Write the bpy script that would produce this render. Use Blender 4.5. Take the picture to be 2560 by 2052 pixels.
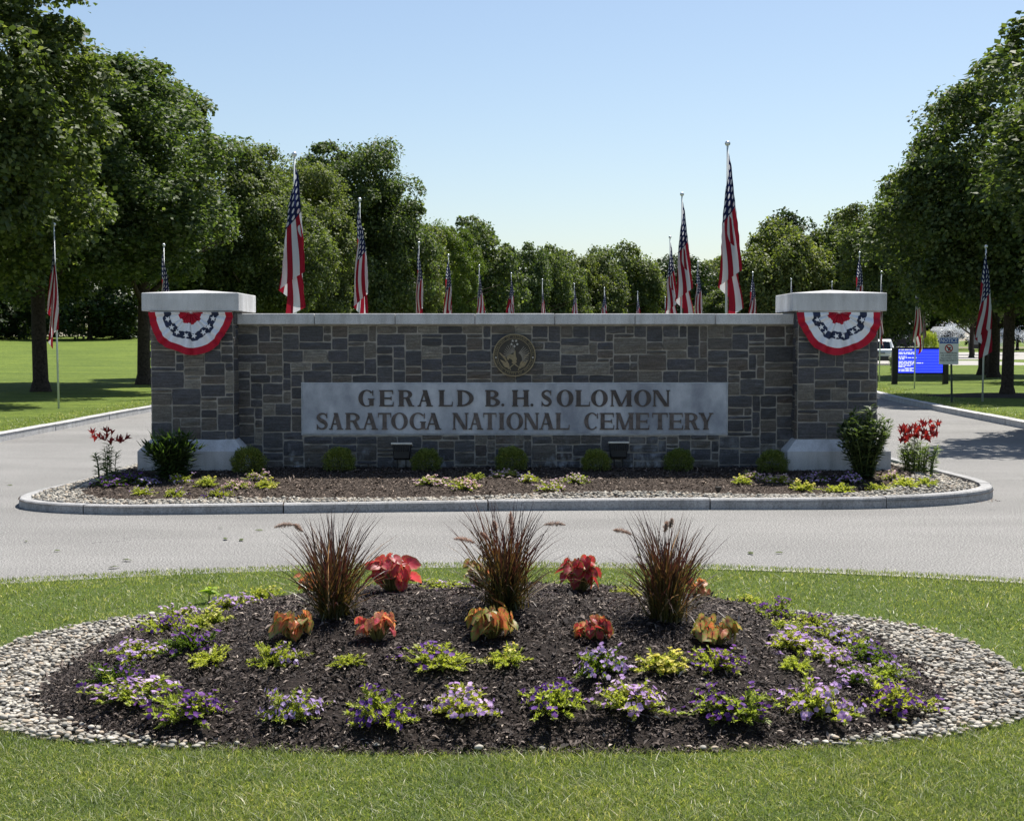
import bpy, bmesh, math, random
import numpy as np
from mathutils import Vector, Matrix
R = math.radians
# ------------------------------------------------------------------ camera, sky, sun, exposure
for o in list(bpy.data.objects): bpy.data.objects.remove(o)
S = bpy.context.scene
COL = S.collection
F, CX, CY, HZ, EYE = 3600.0, 1280.0, 1026.0, 850.0, 1.6
PITCH = math.atan((CY-HZ)/F)
cd = bpy.data.cameras.new('camera'); cam = bpy.data.objects.new('camera', cd); COL.objects.link(cam)
cam.location = (0, 0, EYE); cam.rotation_euler = (math.pi/2-PITCH, 0, 0)
cd.sensor_width = 36; cd.lens = 36*F/2560; cd.clip_start = .1; cd.clip_end = 3000
S.camera = cam
SUN_EL, SUN_AZ = R(62), R(30)
W = bpy.data.worlds.new('World'); S.world = W; W.use_nodes = True
wn = W.node_tree.nodes; wl = W.node_tree.links
bg = wn['Background']; sky = wn.new('ShaderNodeTexSky'); sky.sky_type = 'NISHITA'; sky.sun_disc = False
sky.sun_elevation = SUN_EL; sky.sun_rotation = SUN_AZ; sky.air_density = 1.0; sky.dust_density = .9; sky.ozone_density = 1.2
wl.new(sky.outputs[0], bg.inputs[0]); bg.inputs[1].default_value = .083
sl = bpy.data.lights.new('sun', 'SUN'); sl.energy = 5.0; sl.angle = R(.53); sl.color = (1, .95, .87)
so = bpy.data.objects.new('sun', sl); COL.objects.link(so)
sdir = Vector((math.sin(SUN_AZ)*math.cos(SUN_EL), math.cos(SUN_AZ)*math.cos(SUN_EL), math.sin(SUN_EL)))
so.rotation_euler = (-sdir).to_track_quat('-Z', 'Y').to_euler(); so.location = (20, 40, 60)
S.view_settings.view_transform = 'Standard'; S.view_settings.look = 'None'
S.view_settings.exposure = .7; S.view_settings.gamma = 1; S.view_settings.use_curve_mapping = False
S.render.engine = 'CYCLES'
S.cycles.max_bounces = 8; S.cycles.transparent_max_bounces = 8

# ------------------------------------------------------------------ helpers
rng = np.random.default_rng(7); random.seed(7)
def ray(sx, sy):
    x, y = (sx-CX)/F, (CY-sy)/F
    c, s = math.cos(PITCH), math.sin(PITCH)
    return np.array([x, c+y*s, y*c-s])
def at_z(sx, sy, z=0.):
    r = ray(sx, sy); t = (z-EYE)/r[2]; return np.array([r[0]*t, r[1]*t, z])
def at_d(sx, sy, d):
    r = ray(sx, sy); t = d/r[1]; return np.array([r[0]*t, d, EYE+r[2]*t])
def on(sx, sy, fn, t0=3., t1=60.):
    r = ray(sx, sy); t = t0
    while t < t1:
        p = r*t
        if EYE+p[2] <= fn(p[0], p[1]): break
        t += .01
    return np.array([p[0], p[1], float(fn(p[0], p[1]))])
K = 2560/2156.
def sst(a, b, x): 
    t = np.clip((x-a)/(b-a), 0, 1); return t*t*(3-2*t)

def npmesh(name, V, Fc, uv=None, smooth=False):
    V = np.asarray(V, dtype=np.float32).reshape(-1, 3); Fc = np.asarray(Fc, dtype=np.int32)
    me = bpy.data.meshes.new(name); n, k = Fc.shape
    me.vertices.add(len(V)); me.vertices.foreach_set('co', V.ravel())
    me.loops.add(n*k); me.loops.foreach_set('vertex_index', Fc.ravel())
    me.polygons.add(n); me.polygons.foreach_set('loop_start', np.arange(0, n*k, k, dtype=np.int32))
    me.update(calc_edges=True)
    if uv is not None:
        l = me.uv_layers.new(name='UVMap'); l.data.foreach_set('uv', np.asarray(uv, dtype=np.float32)[Fc.ravel()].ravel())
    if smooth: me.polygons.foreach_set('use_smooth', np.ones(n, dtype=bool))
    me.validate(); return me
def pymesh(name, V, Fc, smooth=False):
    me = bpy.data.meshes.new(name); me.from_pydata([tuple(v) for v in V], [], [tuple(f) for f in Fc]); me.update()
    if smooth: me.polygons.foreach_set('use_smooth', [True]*len(me.polygons))
    return me
def obj(name, me, m=None, parent=None, loc=(0, 0, 0), rot=(0, 0, 0), scale=(1, 1, 1)):
    o = bpy.data.objects.new(name, me); COL.objects.link(o)
    if m is not None and me is not None:
        if len(me.materials) == 0: me.materials.append(m)
        elif me.materials[0] != m:           # shared mesh, own material
            o.material_slots[0].link = 'OBJECT'; o.material_slots[0].material = m
    o.parent = parent; o.location = loc; o.rotation_euler = rot; o.scale = scale
    return o
def tag(o, label=None, cat=None, group=None, kind=None):
    if label: o['label'] = label
    if cat: o['category'] = cat
    if group: o['group'] = group
    if kind: o['kind'] = kind
    return o
def thing(name, label, cat, loc=(0, 0, 0), rz=0, group=None):
    return tag(obj(name, None, loc=loc, rot=(0, 0, rz)), label, cat, group)
class MB:
    """collects polygons for one small mesh"""
    def __init__(s): s.V = []; s.F = []
    def add(s, V, Fc):
        o = len(s.V); s.V += [tuple(map(float, v)) for v in V]; s.F += [tuple(int(i)+o for i in f) for f in Fc]; return s
    def box(s, x0, x1, y0, y1, z0, z1):
        V = [(x0, y0, z0), (x1, y0, z0), (x1, y1, z0), (x0, y1, z0), (x0, y0, z1), (x1, y0, z1), (x1, y1, z1), (x0, y1, z1)]
        return s.add(V, [(0, 3, 2, 1), (4, 5, 6, 7), (0, 1, 5, 4), (1, 2, 6, 5), (2, 3, 7, 6), (3, 0, 4, 7)])
    def frust(s, b, t, z0, z1):   # b, t = (x0,x1,y0,y1)
        V = [(b[0], b[2], z0), (b[1], b[2], z0), (b[1], b[3], z0), (b[0], b[3], z0), (t[0], t[2], z1), (t[1], t[2], z1), (t[1], t[3], z1), (t[0], t[3], z1)]
        return s.add(V, [(0, 3, 2, 1), (4, 5, 6, 7), (0, 1, 5, 4), (1, 2, 6, 5), (2, 3, 7, 6), (3, 0, 4, 7)])
    def tube(s, P, rad, n=8, cap=True):
        V, Fc = tube(P, rad, n, cap); return s.add(V, Fc)
    def prism(s, pts, y0, y1):    # outline in x,z ; extruded along y (y0 = front)
        n = len(pts); V = [(p[0], y0, p[1]) for p in pts]+[(p[0], y1, p[1]) for p in pts]
        Fc = [tuple(range(n)), tuple(range(2*n-1, n-1, -1))]+[((i+1) % n, i, n+i, n+(i+1) % n) for i in range(n)]
        return s.add(V, Fc)
    def mesh(s, name, smooth=False, bevel=0, seg=1):
        me = pymesh(name, s.V, s.F, smooth)
        bm = bmesh.new(); bm.from_mesh(me)
        bmesh.ops.recalc_face_normals(bm, faces=bm.faces)
        if bevel: bmesh.ops.bevel(bm, geom=list(bm.edges), offset=bevel, segments=seg, affect='EDGES', profile=.6, clamp_overlap=True)
        bm.to_mesh(me); bm.free()
        if smooth: me.polygons.foreach_set('use_smooth', [True]*len(me.polygons))
        return me
def tube(P, rad, n=8, cap=True):
    P = np.asarray(P, float); m = len(P); rad = np.broadcast_to(rad, (m,))
    T = np.gradient(P, axis=0); T /= np.linalg.norm(T, axis=1, keepdims=True)+1e-9
    up = np.array([0, 0, 1.]) if abs(T[0, 2]) < .8 else np.array([1., 0, 0])
    V = []
    for i in range(m):
        a = np.cross(T[i], up); a /= np.linalg.norm(a)+1e-9; b = np.cross(T[i], a)
        for k in range(n):
            th = 2*math.pi*k/n; V.append(P[i]+rad[i]*(math.cos(th)*a+math.sin(th)*b))
    Fc = [(i*n+k, i*n+(k+1) % n, (i+1)*n+(k+1) % n, (i+1)*n+k) for i in range(m-1) for k in range(n)]
    if cap: Fc += [tuple(range(n)), tuple((m-1)*n+k for k in range(n-1, -1, -1))]
    return V, Fc
def grid(nx, ny, fn):
    u, v = np.meshgrid(np.linspace(0, 1, nx+1), np.linspace(0, 1, ny+1), indexing='ij')
    V = np.stack(fn(u, v), -1).reshape(-1, 3)
    i, j = np.meshgrid(np.arange(nx), np.arange(ny), indexing='ij'); a = (i*(ny+1)+j).ravel()
    return V, np.stack([a, a+ny+1, a+ny+2, a+1], -1), np.stack([u, v], -1).reshape(-1, 2)
def unit(a): return a/(np.linalg.norm(a, axis=-1, keepdims=True)+1e-9)
def kites(P, D, Nn, L, Wd, fold=.15, mid=.45):
    """leaf quads: base P, axis D, normal Nn, lengths L, widths Wd"""
    D = unit(D); Sd = unit(np.cross(D, Nn)); Nn = np.cross(Sd, D)
    L = np.asarray(L)[:, None]; Wd = np.asarray(Wd)[:, None]
    m = P+D*L*mid
    V = np.stack([P, m-Sd*Wd/2+Nn*L*fold, P+D*L-Nn*L*fold*.4, m+Sd*Wd/2+Nn*L*fold], 1).reshape(-1, 3)
    n = len(P); return V, np.arange(n*4).reshape(n, 4)
def rdir(n, r=None):
    r = r or rng; v = r.normal(size=(n, 3)); return unit(v)

# ------------------------------------------------------------------ materials
class NT:
    def __init__(s, name):
        s.m = bpy.data.materials.new(name); s.m.use_nodes = True; s.t = s.m.node_tree
        s.b = s.t.nodes['Principled BSDF']; s.out = s.t.nodes['Material Output']
    def n(s, typ, **kw):
        nd = s.t.nodes.new('ShaderNode'+typ)
        for k, v in kw.items():
            if k.startswith('_'): setattr(nd, k[1:], v); continue
            k2 = int(k[1:]) if k[0] == 'i' and k[1:].isdigit() else k.replace('_', ' ')
            s.set(nd.inputs[k2], v)
        return nd
    def set(s, inp, v):
        if hasattr(v, 'is_output'): s.t.links.new(v, inp)
        elif hasattr(v, 'outputs'): s.t.links.new(v.outputs[0], inp)
        else:
            if isinstance(v, tuple) and len(v) == 3 and inp.type == 'RGBA': v = v+(1,)
            inp.default_value = v
    def math(s, op, a, b=0., c=None):
        nd = s.t.nodes.new('ShaderNodeMath'); nd.operation = op; s.set(nd.inputs[0], a); s.set(nd.inputs[1], b)
        if c is not None: s.set(nd.inputs[2], c)
        return nd.outputs[0]
    def mix(s, f, a, b, mode='MIX'):
        nd = s.t.nodes.new('ShaderNodeMix'); nd.data_type = 'RGBA'; nd.blend_type = mode
        s.set(nd.inputs[0], f); s.set(nd.inputs[6], a); s.set(nd.inputs[7], b); return nd.outputs[2]
    def ramp(s, f, stops, interp='LINEAR'):
        nd = s.t.nodes.new('ShaderNodeValToRGB'); s.set(nd.inputs[0], f); cr = nd.color_ramp; cr.interpolation = interp
        while len(cr.elements) < len(stops): cr.elements.new(.5)
        for e, (p, c) in zip(cr.elements, stops): e.position = p; e.color = tuple(c)+(1,) if len(c) == 3 else c
        return nd.outputs[0]
    def noise(s, vec, scale, detail=4, rough=.6):
        nd = s.n('TexNoise', Scale=scale, Detail=detail, Roughness=rough)
        if vec is not None: s.set(nd.inputs['Vector'], vec)
        return nd.outputs[0]
    def vec(s, which='Object'): return s.n('TexCoord').outputs[which]
    def mapv(s, v, scale=(1, 1, 1), loc=(0, 0, 0)):
        return s.n('Mapping', Vector=v, Scale=scale, Location=loc).outputs[0]
    def pos(s): return s.n('NewGeometry').outputs['Position']
    def island(s): return s.n('NewGeometry').outputs['Random Per Island']
    def orand(s): return s.n('ObjectInfo').outputs['Random']
    def bump(s, h, strength=.3, dist=.01):
        b = s.n('Bump', Strength=strength, Distance=dist, Height=h); s.t.links.new(b.outputs[0], s.b.inputs['Normal'])
    def fin(s, color, rough=.8, spec=.3, **kw):
        s.set(s.b.inputs['Base Color'], color); s.set(s.b.inputs['Roughness'], rough); s.b.inputs['Specular IOR Level'].default_value = spec
        for k, v in kw.items(): s.set(s.b.inputs[k.replace('_', ' ')], v)
        return s.m
def g(v, t=(1, 1, 1)): return (v*t[0], v*t[1], v*t[2])
def simple(name, c, rough=.7, spec=.3, metal=0, var=.12, sc=6, bump=0):
    t = NT(name); n = t.noise(t.vec(), sc)
    c1 = tuple(x*(1-var) for x in c); c2 = tuple(min(1, x*(1+var)) for x in c)
    if bump: t.bump(n, bump)
    return t.fin(t.ramp(n, [(.3, c1), (.7, c2)]), rough, spec, Metallic=metal)
def leafmat(name, stops, trans=.35, tcol=None, rough=.5, spec=.35, by='island'):
    t = NT(name); r = t.island() if by == 'island' else t.orand()
    c = t.ramp(r, stops)
    if by == 'island':
        c = t.mix(.5, c, t.mix(t.noise(t.pos(), .9, 2), g(.6), g(1.4)), 'MULTIPLY')
        c = t.mix(1., c, t.mix(t.orand(), (.85, .9, .9), (1.15, 1.08, 1.0)), 'MULTIPLY')
    t.fin(c, rough, spec)
    tr = t.n('BsdfTranslucent', Color=t.mix(1., c, tcol or (1.5, 1.6, .6), 'MULTIPLY'))
    ms = t.n('MixShader', i0=trans, i1=t.b.outputs[0], i2=tr.outputs[0])
    t.t.links.new(ms.outputs[0], t.out.inputs[0]); return t.m

def m_granite(name, base, sp=160, var=.35):
    t = NT(name); v = t.pos()
    a = t.noise(v, sp, 3, .8); b = t.noise(v, 2.5, 4)
    c = t.ramp(a, [(.3, g(base*.55)), (.5, g(base)), (.7, g(base*1.35, (1, 1, 1.01)))])
    c = t.mix(.7, c, t.ramp(b, [(.3, g(1-var)), (.7, g(1.0+var*.3))]), 'MULTIPLY')
    c = t.mix(.75, c, t.ramp(t.noise(t.mapv(v, (7, 7, .9)), 1.3, 5, .7), [(.3, g(.72, (1, .98, .95))), (.6, g(1.05))]), 'MULTIPLY')
    t.bump(a, .15, .003); return t.fin(c, .75, .3)
GRAN = m_granite('granite', .58)
GRAN2 = m_granite('granite_kerb', .36, 60, .5)
def m_slate():
    t = NT('slate_stone'); v = t.vec(); rnd = t.orand()
    off = t.n('CombineXYZ', X=t.math('MULTIPLY', rnd, 37.), Y=0., Z=t.math('MULTIPLY', rnd, 91.))
    vv = t.n('VectorMath', _operation='ADD', i0=v, i1=off.outputs[0]).outputs[0]
    st = t.noise(t.mapv(vv, (4, 4, 42)), 1.5, 5, .7); fi = t.noise(vv, 60, 4, .7); bl = t.noise(vv, 7, 3)
    base = t.ramp(rnd, [(0, (.056, .057, .066)), (.16, (.074, .068, .063)), (.32, (.047, .049, .057)), (.46, (.092, .082, .071)), (.58, (.062, .063, .069)),
                        (.70, (.118, .107, .091)), (.78, (.038, .039, .044)), (.86, (.16, .148, .126)), (.91, (.085, .072, .062)), (.97, (.055, .045, .042))], 'CONSTANT')
    c = t.mix(.95, base, t.ramp(st, [(.30, g(.5)), (.5, g(1.25)), (.62, g(1.7)), (.72, g(3.2))]), 'MULTIPLY')
    c = t.mix(.8, c, t.ramp(fi, [(.3, g(.5)), (.7, g(1.55))]), 'MULTIPLY')
    c = t.mix(t.math('MULTIPLY', bl, .4), c, (.10, .088, .07))
    p = t.pos(); z = t.n('SeparateXYZ', Vector=p).outputs[2]
    low = t.ramp(z, [(.25, g(1)), (.62, g(0))])
    st2 = t.ramp(t.noise(t.mapv(p, (2.2, 2.2, 1.2)), 1.6, 4, .7), [(.55, g(0)), (.63, g(1))])
    c = t.mix(t.math('MULTIPLY', t.math('MULTIPLY', low, st2), .6), c, (.42, .43, .44))
    t.bump(t.math('ADD', st, t.math('MULTIPLY', fi, .6)), .7, .012)
    return t.fin(c, .72, .35)
SLATE = m_slate()
def m_mortar():
    t = NT('mortar'); p = t.pos(); n = t.noise(p, 9, 5, .7); f = t.noise(p, 120, 3)
    c = t.ramp(n, [(.25, (.20, .187, .165)), (.5, (.34, .315, .28)), (.75, (.46, .43, .385))]); t.bump(f, .5, .006)
    return t.fin(t.mix(.4, c, t.mix(f, g(.6), g(1.4)), 'MULTIPLY'), .95, .1)
MORTAR = m_mortar()
def m_asphalt():
    t = NT('asphalt'); p = t.pos(); a = t.noise(p, 75, 2, .9); b = t.noise(p, .35, 5, .6); c0 = t.noise(p, 28, 4, .8)
    c = t.ramp(a, [(.33, g(.045)), (.5, g(.185, (1.02, 1, .965))), (.67, g(.46, (1.02, 1, .95)))])
    c = t.mix(.8, c, t.ramp(b, [(.3, g(.8)), (.7, g(1.12))]), 'MULTIPLY'); c = t.mix(.5, c, t.ramp(c0, [(.3, g(.7)), (.7, g(1.25))]), 'MULTIPLY')
    wv = t.n('VectorMath', _operation='ADD', i0=t.mapv(p, (.22, .22, 0)), i1=t.n('VectorMath', _operation='SCALE', i0=t.n('TexNoise', Vector=p, Scale=1.3, Detail=4.).outputs[1], Scale=.35).outputs[0]).outputs[0]
    vo = t.n('TexVoronoi', _feature='DISTANCE_TO_EDGE', Vector=wv, Scale=1.).outputs[0]
    ck = t.math('MULTIPLY', t.math('LESS_THAN', vo, .0022), t.math('GREATER_THAN', t.noise(p, .22, 2), .53))
    c = t.mix(t.math('MULTIPLY', ck, .45), c, g(.05))
    c = t.mix(.55, c, t.ramp(t.noise(t.mapv(p, (.25, 1.3, 0)), 1., 4, .6), [(.32, g(.82)), (.68, g(1.12))]), 'MULTIPLY')
    t.bump(a, .5, .006); return t.fin(c, .9, .25)
ASPH = m_asphalt()
def m_lawn(name, far):
    t = NT(name); p = t.pos()
    a = t.noise(p, 5 if far else 40, 5, .75); b = t.noise(p, .3, 4); st = t.noise(t.mapv(p, (.12, 1.1, 0)), 1, 2)
    c = t.ramp(a, [(.25, (.028, .05, .008)), (.5, (.055, .095, .014)), (.75, (.10, .145, .03))])
    if far:
        c = t.mix(.8, c, t.ramp(st, [(.35, g(.8)), (.65, (1.3, 1.2, 1.1))]), 'MULTIPLY')
        c = t.mix(1., c, (1.75, 1.6, 1.5), 'MULTIPLY')
    else:
            c = t.mix(1., c, (1.35, 1.25, 1.6), 'MULTIPLY')
    c = t.mix(.7, c, t.ramp(b, [(.3, g(.75)), (.7, (1.25, 1.15, 1.1))]), 'MULTIPLY')
    t.bump(t.noise(p, 60, 3, .8), .8, .03); return t.fin(c, .9, .15)
LAWN, LAWNF = m_lawn('lawn_soil', False), m_lawn('mown_grass', True)
def m_mulch(name, k=1.):
    t = NT(name); p = t.pos(); a = t.noise(t.mapv(p, (1, 1.6, 1)), 55, 4, .8); b = t.noise(p, 1.2, 3)
    c = t.ramp(a, [(.3, (.012*k, .009*k, .008*k)), (.5, (.035*k, .026*k, .022*k)), (.66, (.075*k, .055*k, .046*k)), (.8, (.17*k, .135*k, .115*k))])
    c = t.mix(.6, c, t.ramp(b, [(.3, g(.75)), (.7, g(1.25))]), 'MULTIPLY')
    t.bump(a, 1., .03); return t.fin(c, .9, .2)
MULCH, MULCH2 = m_mulch('bark_mulch', .9), m_mulch('bark_mulch_dry', 1.3)
def m_island(name, stops, rough=.85, spec=.2):
    t = NT(name); return t.fin(t.ramp(t.island(), stops, 'CONSTANT'), rough, spec)
CHIP = m_island('bark_chip', [(0, (.018, .013, .012)), (.3, (.036, .027, .024)), (.55, (.060, .045, .039)), (.75, (.10, .078, .067)), (.9, (.2, .16, .135)), (.965, (.38, .32, .27))], .8, .3)
PST = [(0, (.37, .34, .285)), (.2, (.25, .235, .20)), (.38, (.45, .415, .35)), (.52, (.18, .172, .152)), (.64, (.39, .32, .24)), (.76, (.31, .29, .255)), (.9, (.53, .49, .42))]
PEB = m_island('river_pebble', PST, .7, .3)
def m_pebo():
    t = NT('river_pebble_single'); n = t.noise(t.vec(), 30, 4, .7)
    c = t.ramp(t.orand(), PST, 'CONSTANT'); return t.fin(t.mix(.5, c, t.mix(n, g(.6), g(1.35)), 'MULTIPLY'), .7, .3)
PEBO = m_pebo()
BARK = simple('bark', (.055, .044, .036), .95, .1, var=.5, sc=14, bump=.8)
MAPLE = leafmat('maple_leaf', [(0, (.042, .068, .026)), (.4, (.068, .100, .034)), (.8, (.11, .148, .050)), (1, (.20, .235, .095))], .4, rough=.58, spec=.35)
OLIVE = leafmat('olive_leaf', [(0, (.055, .080, .028)), (.5, (.095, .128, .040)), (1, (.20, .23, .085))], .42, rough=.58, spec=.35)
LIMEL = leafmat('lime_leaf', [(0, (.06, .10, .015)), (.5, (.09, .14, .02)), (1, (.14, .18, .035))], .4)
DARKL = leafmat('dark_leaf', [(0, (.020, .040, .014)), (.6, (.032, .058, .018)), (1, (.06, .085, .028))], .3)
WHITE = simple('white_paint', (.78, .79, .8), .4, .4, var=.03)
ALU = simple('aluminium', (.62, .64, .66), .35, .5, metal=.7, var=.05)
BLACK = simple('black_metal', (.012, .011, .011), .5, .4)
BRONZE = simple('bronze_dark', (.035, .028, .02), .55, .5, var=.3, sc=30)
GOLD = simple('bronze_gold', (.25, .20, .115), .5, .5, metal=.2, var=.25, sc=40)

# ------------------------------------------------------------------ the ground
def sc_(y): return .003*np.maximum(0, y-30)**2
def rise(x, y): return np.where(x < -9, sst(55, 150, y)*1.9*sst(-9, -16, x), 0.)
V, Fc, _ = grid(40, 60, lambda u, v: (-140+280*u, -16+300*v, u*0))
tag(obj('road', npmesh('road', V, Fc), ASPH), kind='structure')
def y_edge(x):
    a = np.abs(x); return np.where(a < 4, 10.1-.062*x*x, np.maximum(5., 9.11-.5*(a-4)))
V, Fc, _ = grid(80, 40, lambda u, v: (-24+48*u, -14+(y_edge(-24+48*u)+14)*v, .03*np.minimum(1, (1-v)*300+.0)+0*u))
tag(obj('front_lawn', npmesh('front_lawn', V, Fc), LAWN), kind='structure')
V, Fc, _ = grid(2, 2, lambda u, v: (-900+1800*u, 250+1500*v, 0*u+.4))
tag(obj('far_ground', npmesh('far_ground', V, Fc), LAWNF), kind='structure')
def lx(y): return np.where(y < 19, -8.05-.06*np.maximum(0, 19-y)**1.7, -8.05+sc_(y))
def rx(y): return np.where(y < 20, 8.95+.06*np.maximum(0, 20-y)**1.7, 9.0+.05*(y-21)+sc_(y)*.9)
V, Fc, _ = grid(40, 140, lambda u, v: (lx(14+236*v**1.5)-130*(u**2), 14+236*v**1.5, .095+rise(lx(14+236*v**1.5)-130*(u**2), 14+236*v**1.5)))
tag(obj('side_lawn', npmesh('l', V, Fc, smooth=True), LAWNF), kind='structure')
V, Fc, _ = grid(30, 80, lambda u, v: (rx(14+236*v**1.5)+130*(u**2), 14+236*v**1.5, .095+u*0))
tag(obj('side_lawn', npmesh('l', V, Fc, smooth=True), LAWNF), kind='structure')
CONC = simple('pale_concrete', (.34, .325, .30), .9, .2, var=.1, sc=1)
tag(obj('far_road', MB().box(21, 90, 110, 175, .05, .11).mesh('r'), CONC), kind='structure')
tag(obj('parking_lane', MB().box(17, 34, 86, 104, .05, .103).mesh('r'), CONC), kind='structure')

# island behind the kerb
OUT = [(-4.5, 60), (-4.5, 40), (-4.52, 25), (-4.6, 17.5), (-4.72, 15.6), (-4.86, 14.4), (-4.78, 13.75), (-4.45, 13.38), (-3.9, 13.17), (-3.35, 13.12), (-1.1, 13.38), (1.0, 13.55), (3.1, 13.55),
       (3.9, 13.72), (4.5, 14.05), (4.9, 14.5), (5.02, 15.1), (4.98, 16), (4.85, 17.5), (4.65, 22), (4.6, 40), (4.6, 60)]
OUT = np.array([(a+float(sc_(b)), b) for a, b in OUT])
def resamp(P, step):
    P = np.asarray(P, float); d = np.r_[0, np.cumsum(np.linalg.norm(np.diff(P, axis=0), axis=1))]
    t = np.linspace(0, d[-1], max(2, int(d[-1]/step)+1))
    return np.stack([np.interp(t, d, P[:, i]) for i in range(P.shape[1])], -1)
def chaikin(P, n=2):
    for _ in range(n):
        Q = [P[0]]
        for a, b in zip(P[:-1], P[1:]): Q += [a*.75+b*.25, a*.25+b*.75]
        P = np.array(Q+[P[-1]])
    return P
OUTS = resamp(chaikin(OUT), .12)
def isl_in(x): return sst(0, .75, 4.75-np.abs(x-.05))
def isl_z(x, y):
    return .075+.15*sst(13.5, 15.3, y)*isl_in(x)*(1-.35*sst(16.5, 18, y))
cen = np.array([.05, 30.])
V = []; Fc = []; nr = 14
NO = len(OUTS)
for i, p in enumerate(OUTS):
    c = np.array([np.clip(p[0], -3.6, 3.6)*.3+sc_(p[1])*.7, max(p[1], 16.5)])
    for k in range(nr+1):
        q = p+(c-p)*(k/nr); V.append((q[0], q[1], float(isl_z(q[0]-sc_(q[1]), q[1])) if k else .072))
for i in range(NO-1):
    for k in range(nr): Fc.append((i*(nr+1)+k, (i+1)*(nr+1)+k, (i+1)*(nr+1)+k+1, i*(nr+1)+k+1))
def m_isl():
    t = NT('island_soil'); sp = t.n('SeparateXYZ', Vector=t.pos())
    wob = t.math('MULTIPLY', t.math('SUBTRACT', t.noise(t.pos(), 2., 3), .5), .5)
    y = t.math('ADD', sp.outputs[1], wob)
    p = t.pos(); a = t.noise(t.mapv(p, (1, 1.6, 1)), 38, 4, .85)
    mul = t.ramp(a, [(.3, (.02, .015, .012)), (.5, (.062, .047, .038)), (.64, (.12, .09, .072)), (.78, (.26, .205, .165))])
    gr = t.ramp(t.noise(p, 8, 4, .8), [(.25, (.04, .07, .012)), (.75, (.11, .15, .03))])
    t.bump(a, 1., .03)
    return t.fin(t.mix(t.math('GREATER_THAN', y, 16.3), mul, gr), .9, .2)
tag(obj('island', npmesh('island', V, Fc), m_isl()), kind='structure')

def kerb(name, P, lens, w, h0, h1, m):
    """kerb stones swept along P (x,y), each stone its own child; w = inward offset to the left of travel"""
    P = np.asarray(P, float); root = tag(obj(name, None, loc=(P[len(P)//2][0], P[len(P)//2][1], 0)), kind='structure')
    d = np.r_[0, np.cumsum(np.linalg.norm(np.diff(P, axis=0), axis=1))]
    s = 0; k = 0; base = np.array(root.location)
    while s < d[-1]-.05:
        L = lens[k % len(lens)]; e = min(s+L, d[-1]); t = np.linspace(s+.006, e-.006, max(2, int((e-s)/.25)+1))
        Q = np.stack([np.interp(t, d, P[:, i]) for i in range(2)], -1); T = unit(np.gradient(Q, axis=0)); Nn = np.stack([-T[:, 1], T[:, 0]], -1)
        dz = rng.uniform(-.004, .006); off = rng.uniform(-.006, .006)
        V = []; Fc = []
        for i, (q, n2) in enumerate(zip(Q, Nn)):
            hh = h0+(h1-h0)*(np.interp(q[0], [-5, 5], [0, 1]) if h0 != h1 else 0)+dz
            a = q+n2*off
            for (o, z) in ((0, -.05), (0.002, hh-.012), (.014, hh), (w, hh), (w, -.05)): V.append((a[0]+n2[0]*o-base[0], a[1]+n2[1]*o-base[1], z))
        n = len(Q)
        for i in range(n-1):
            for j in range(4): Fc.append((i*5+j, (i+1)*5+j, (i+1)*5+j+1, i*5+j+1))
        Fc += [(0, 1, 2, 3, 4), tuple((n-1)*5+j for j in (4, 3, 2, 1, 0))]
        me = pymesh('kerb_stone', V, Fc); bm = bmesh.new(); bm.from_mesh(me); bmesh.ops.recalc_face_normals(bm, faces=bm.faces); bm.to_mesh(me); bm.free()
        obj('kerb_stone', me, m, root); s = e; k += 1
    return root
i0 = int(np.argmin(np.hypot(OUTS[:, 0]+4.55, OUTS[:, 1]-30))); i1 = int(np.argmin(np.hypot(OUTS[:, 0]-4.6, OUTS[:, 1]-30)))
kerb('island_kerb', OUTS[i0:i1], [1.9, 2.1, 1.7, 2.0, 1.85], .12, .075, .115, GRAN2)
yy = np.linspace(14, 60, 60)
KPALE = m_granite('granite_pale_kerb', .45, 40, .3)
kerb('verge_kerb', np.stack([lx(yy[::-1]), yy[::-1]], -1), [1.8, 2.1, 1.6], -.22, .12, .12, KPALE)
kerb('verge_kerb', np.stack([rx(yy), yy], -1), [1.7, 1.9, 2.2], -.22, .12, .12, KPALE)
xx = np.linspace(1.0, 7, 40)
kerb('lawn_edging', np.stack([xx, y_edge(xx)+.03], -1)[::1], [3.0], -.05, .012, .012, CONC)

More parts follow.
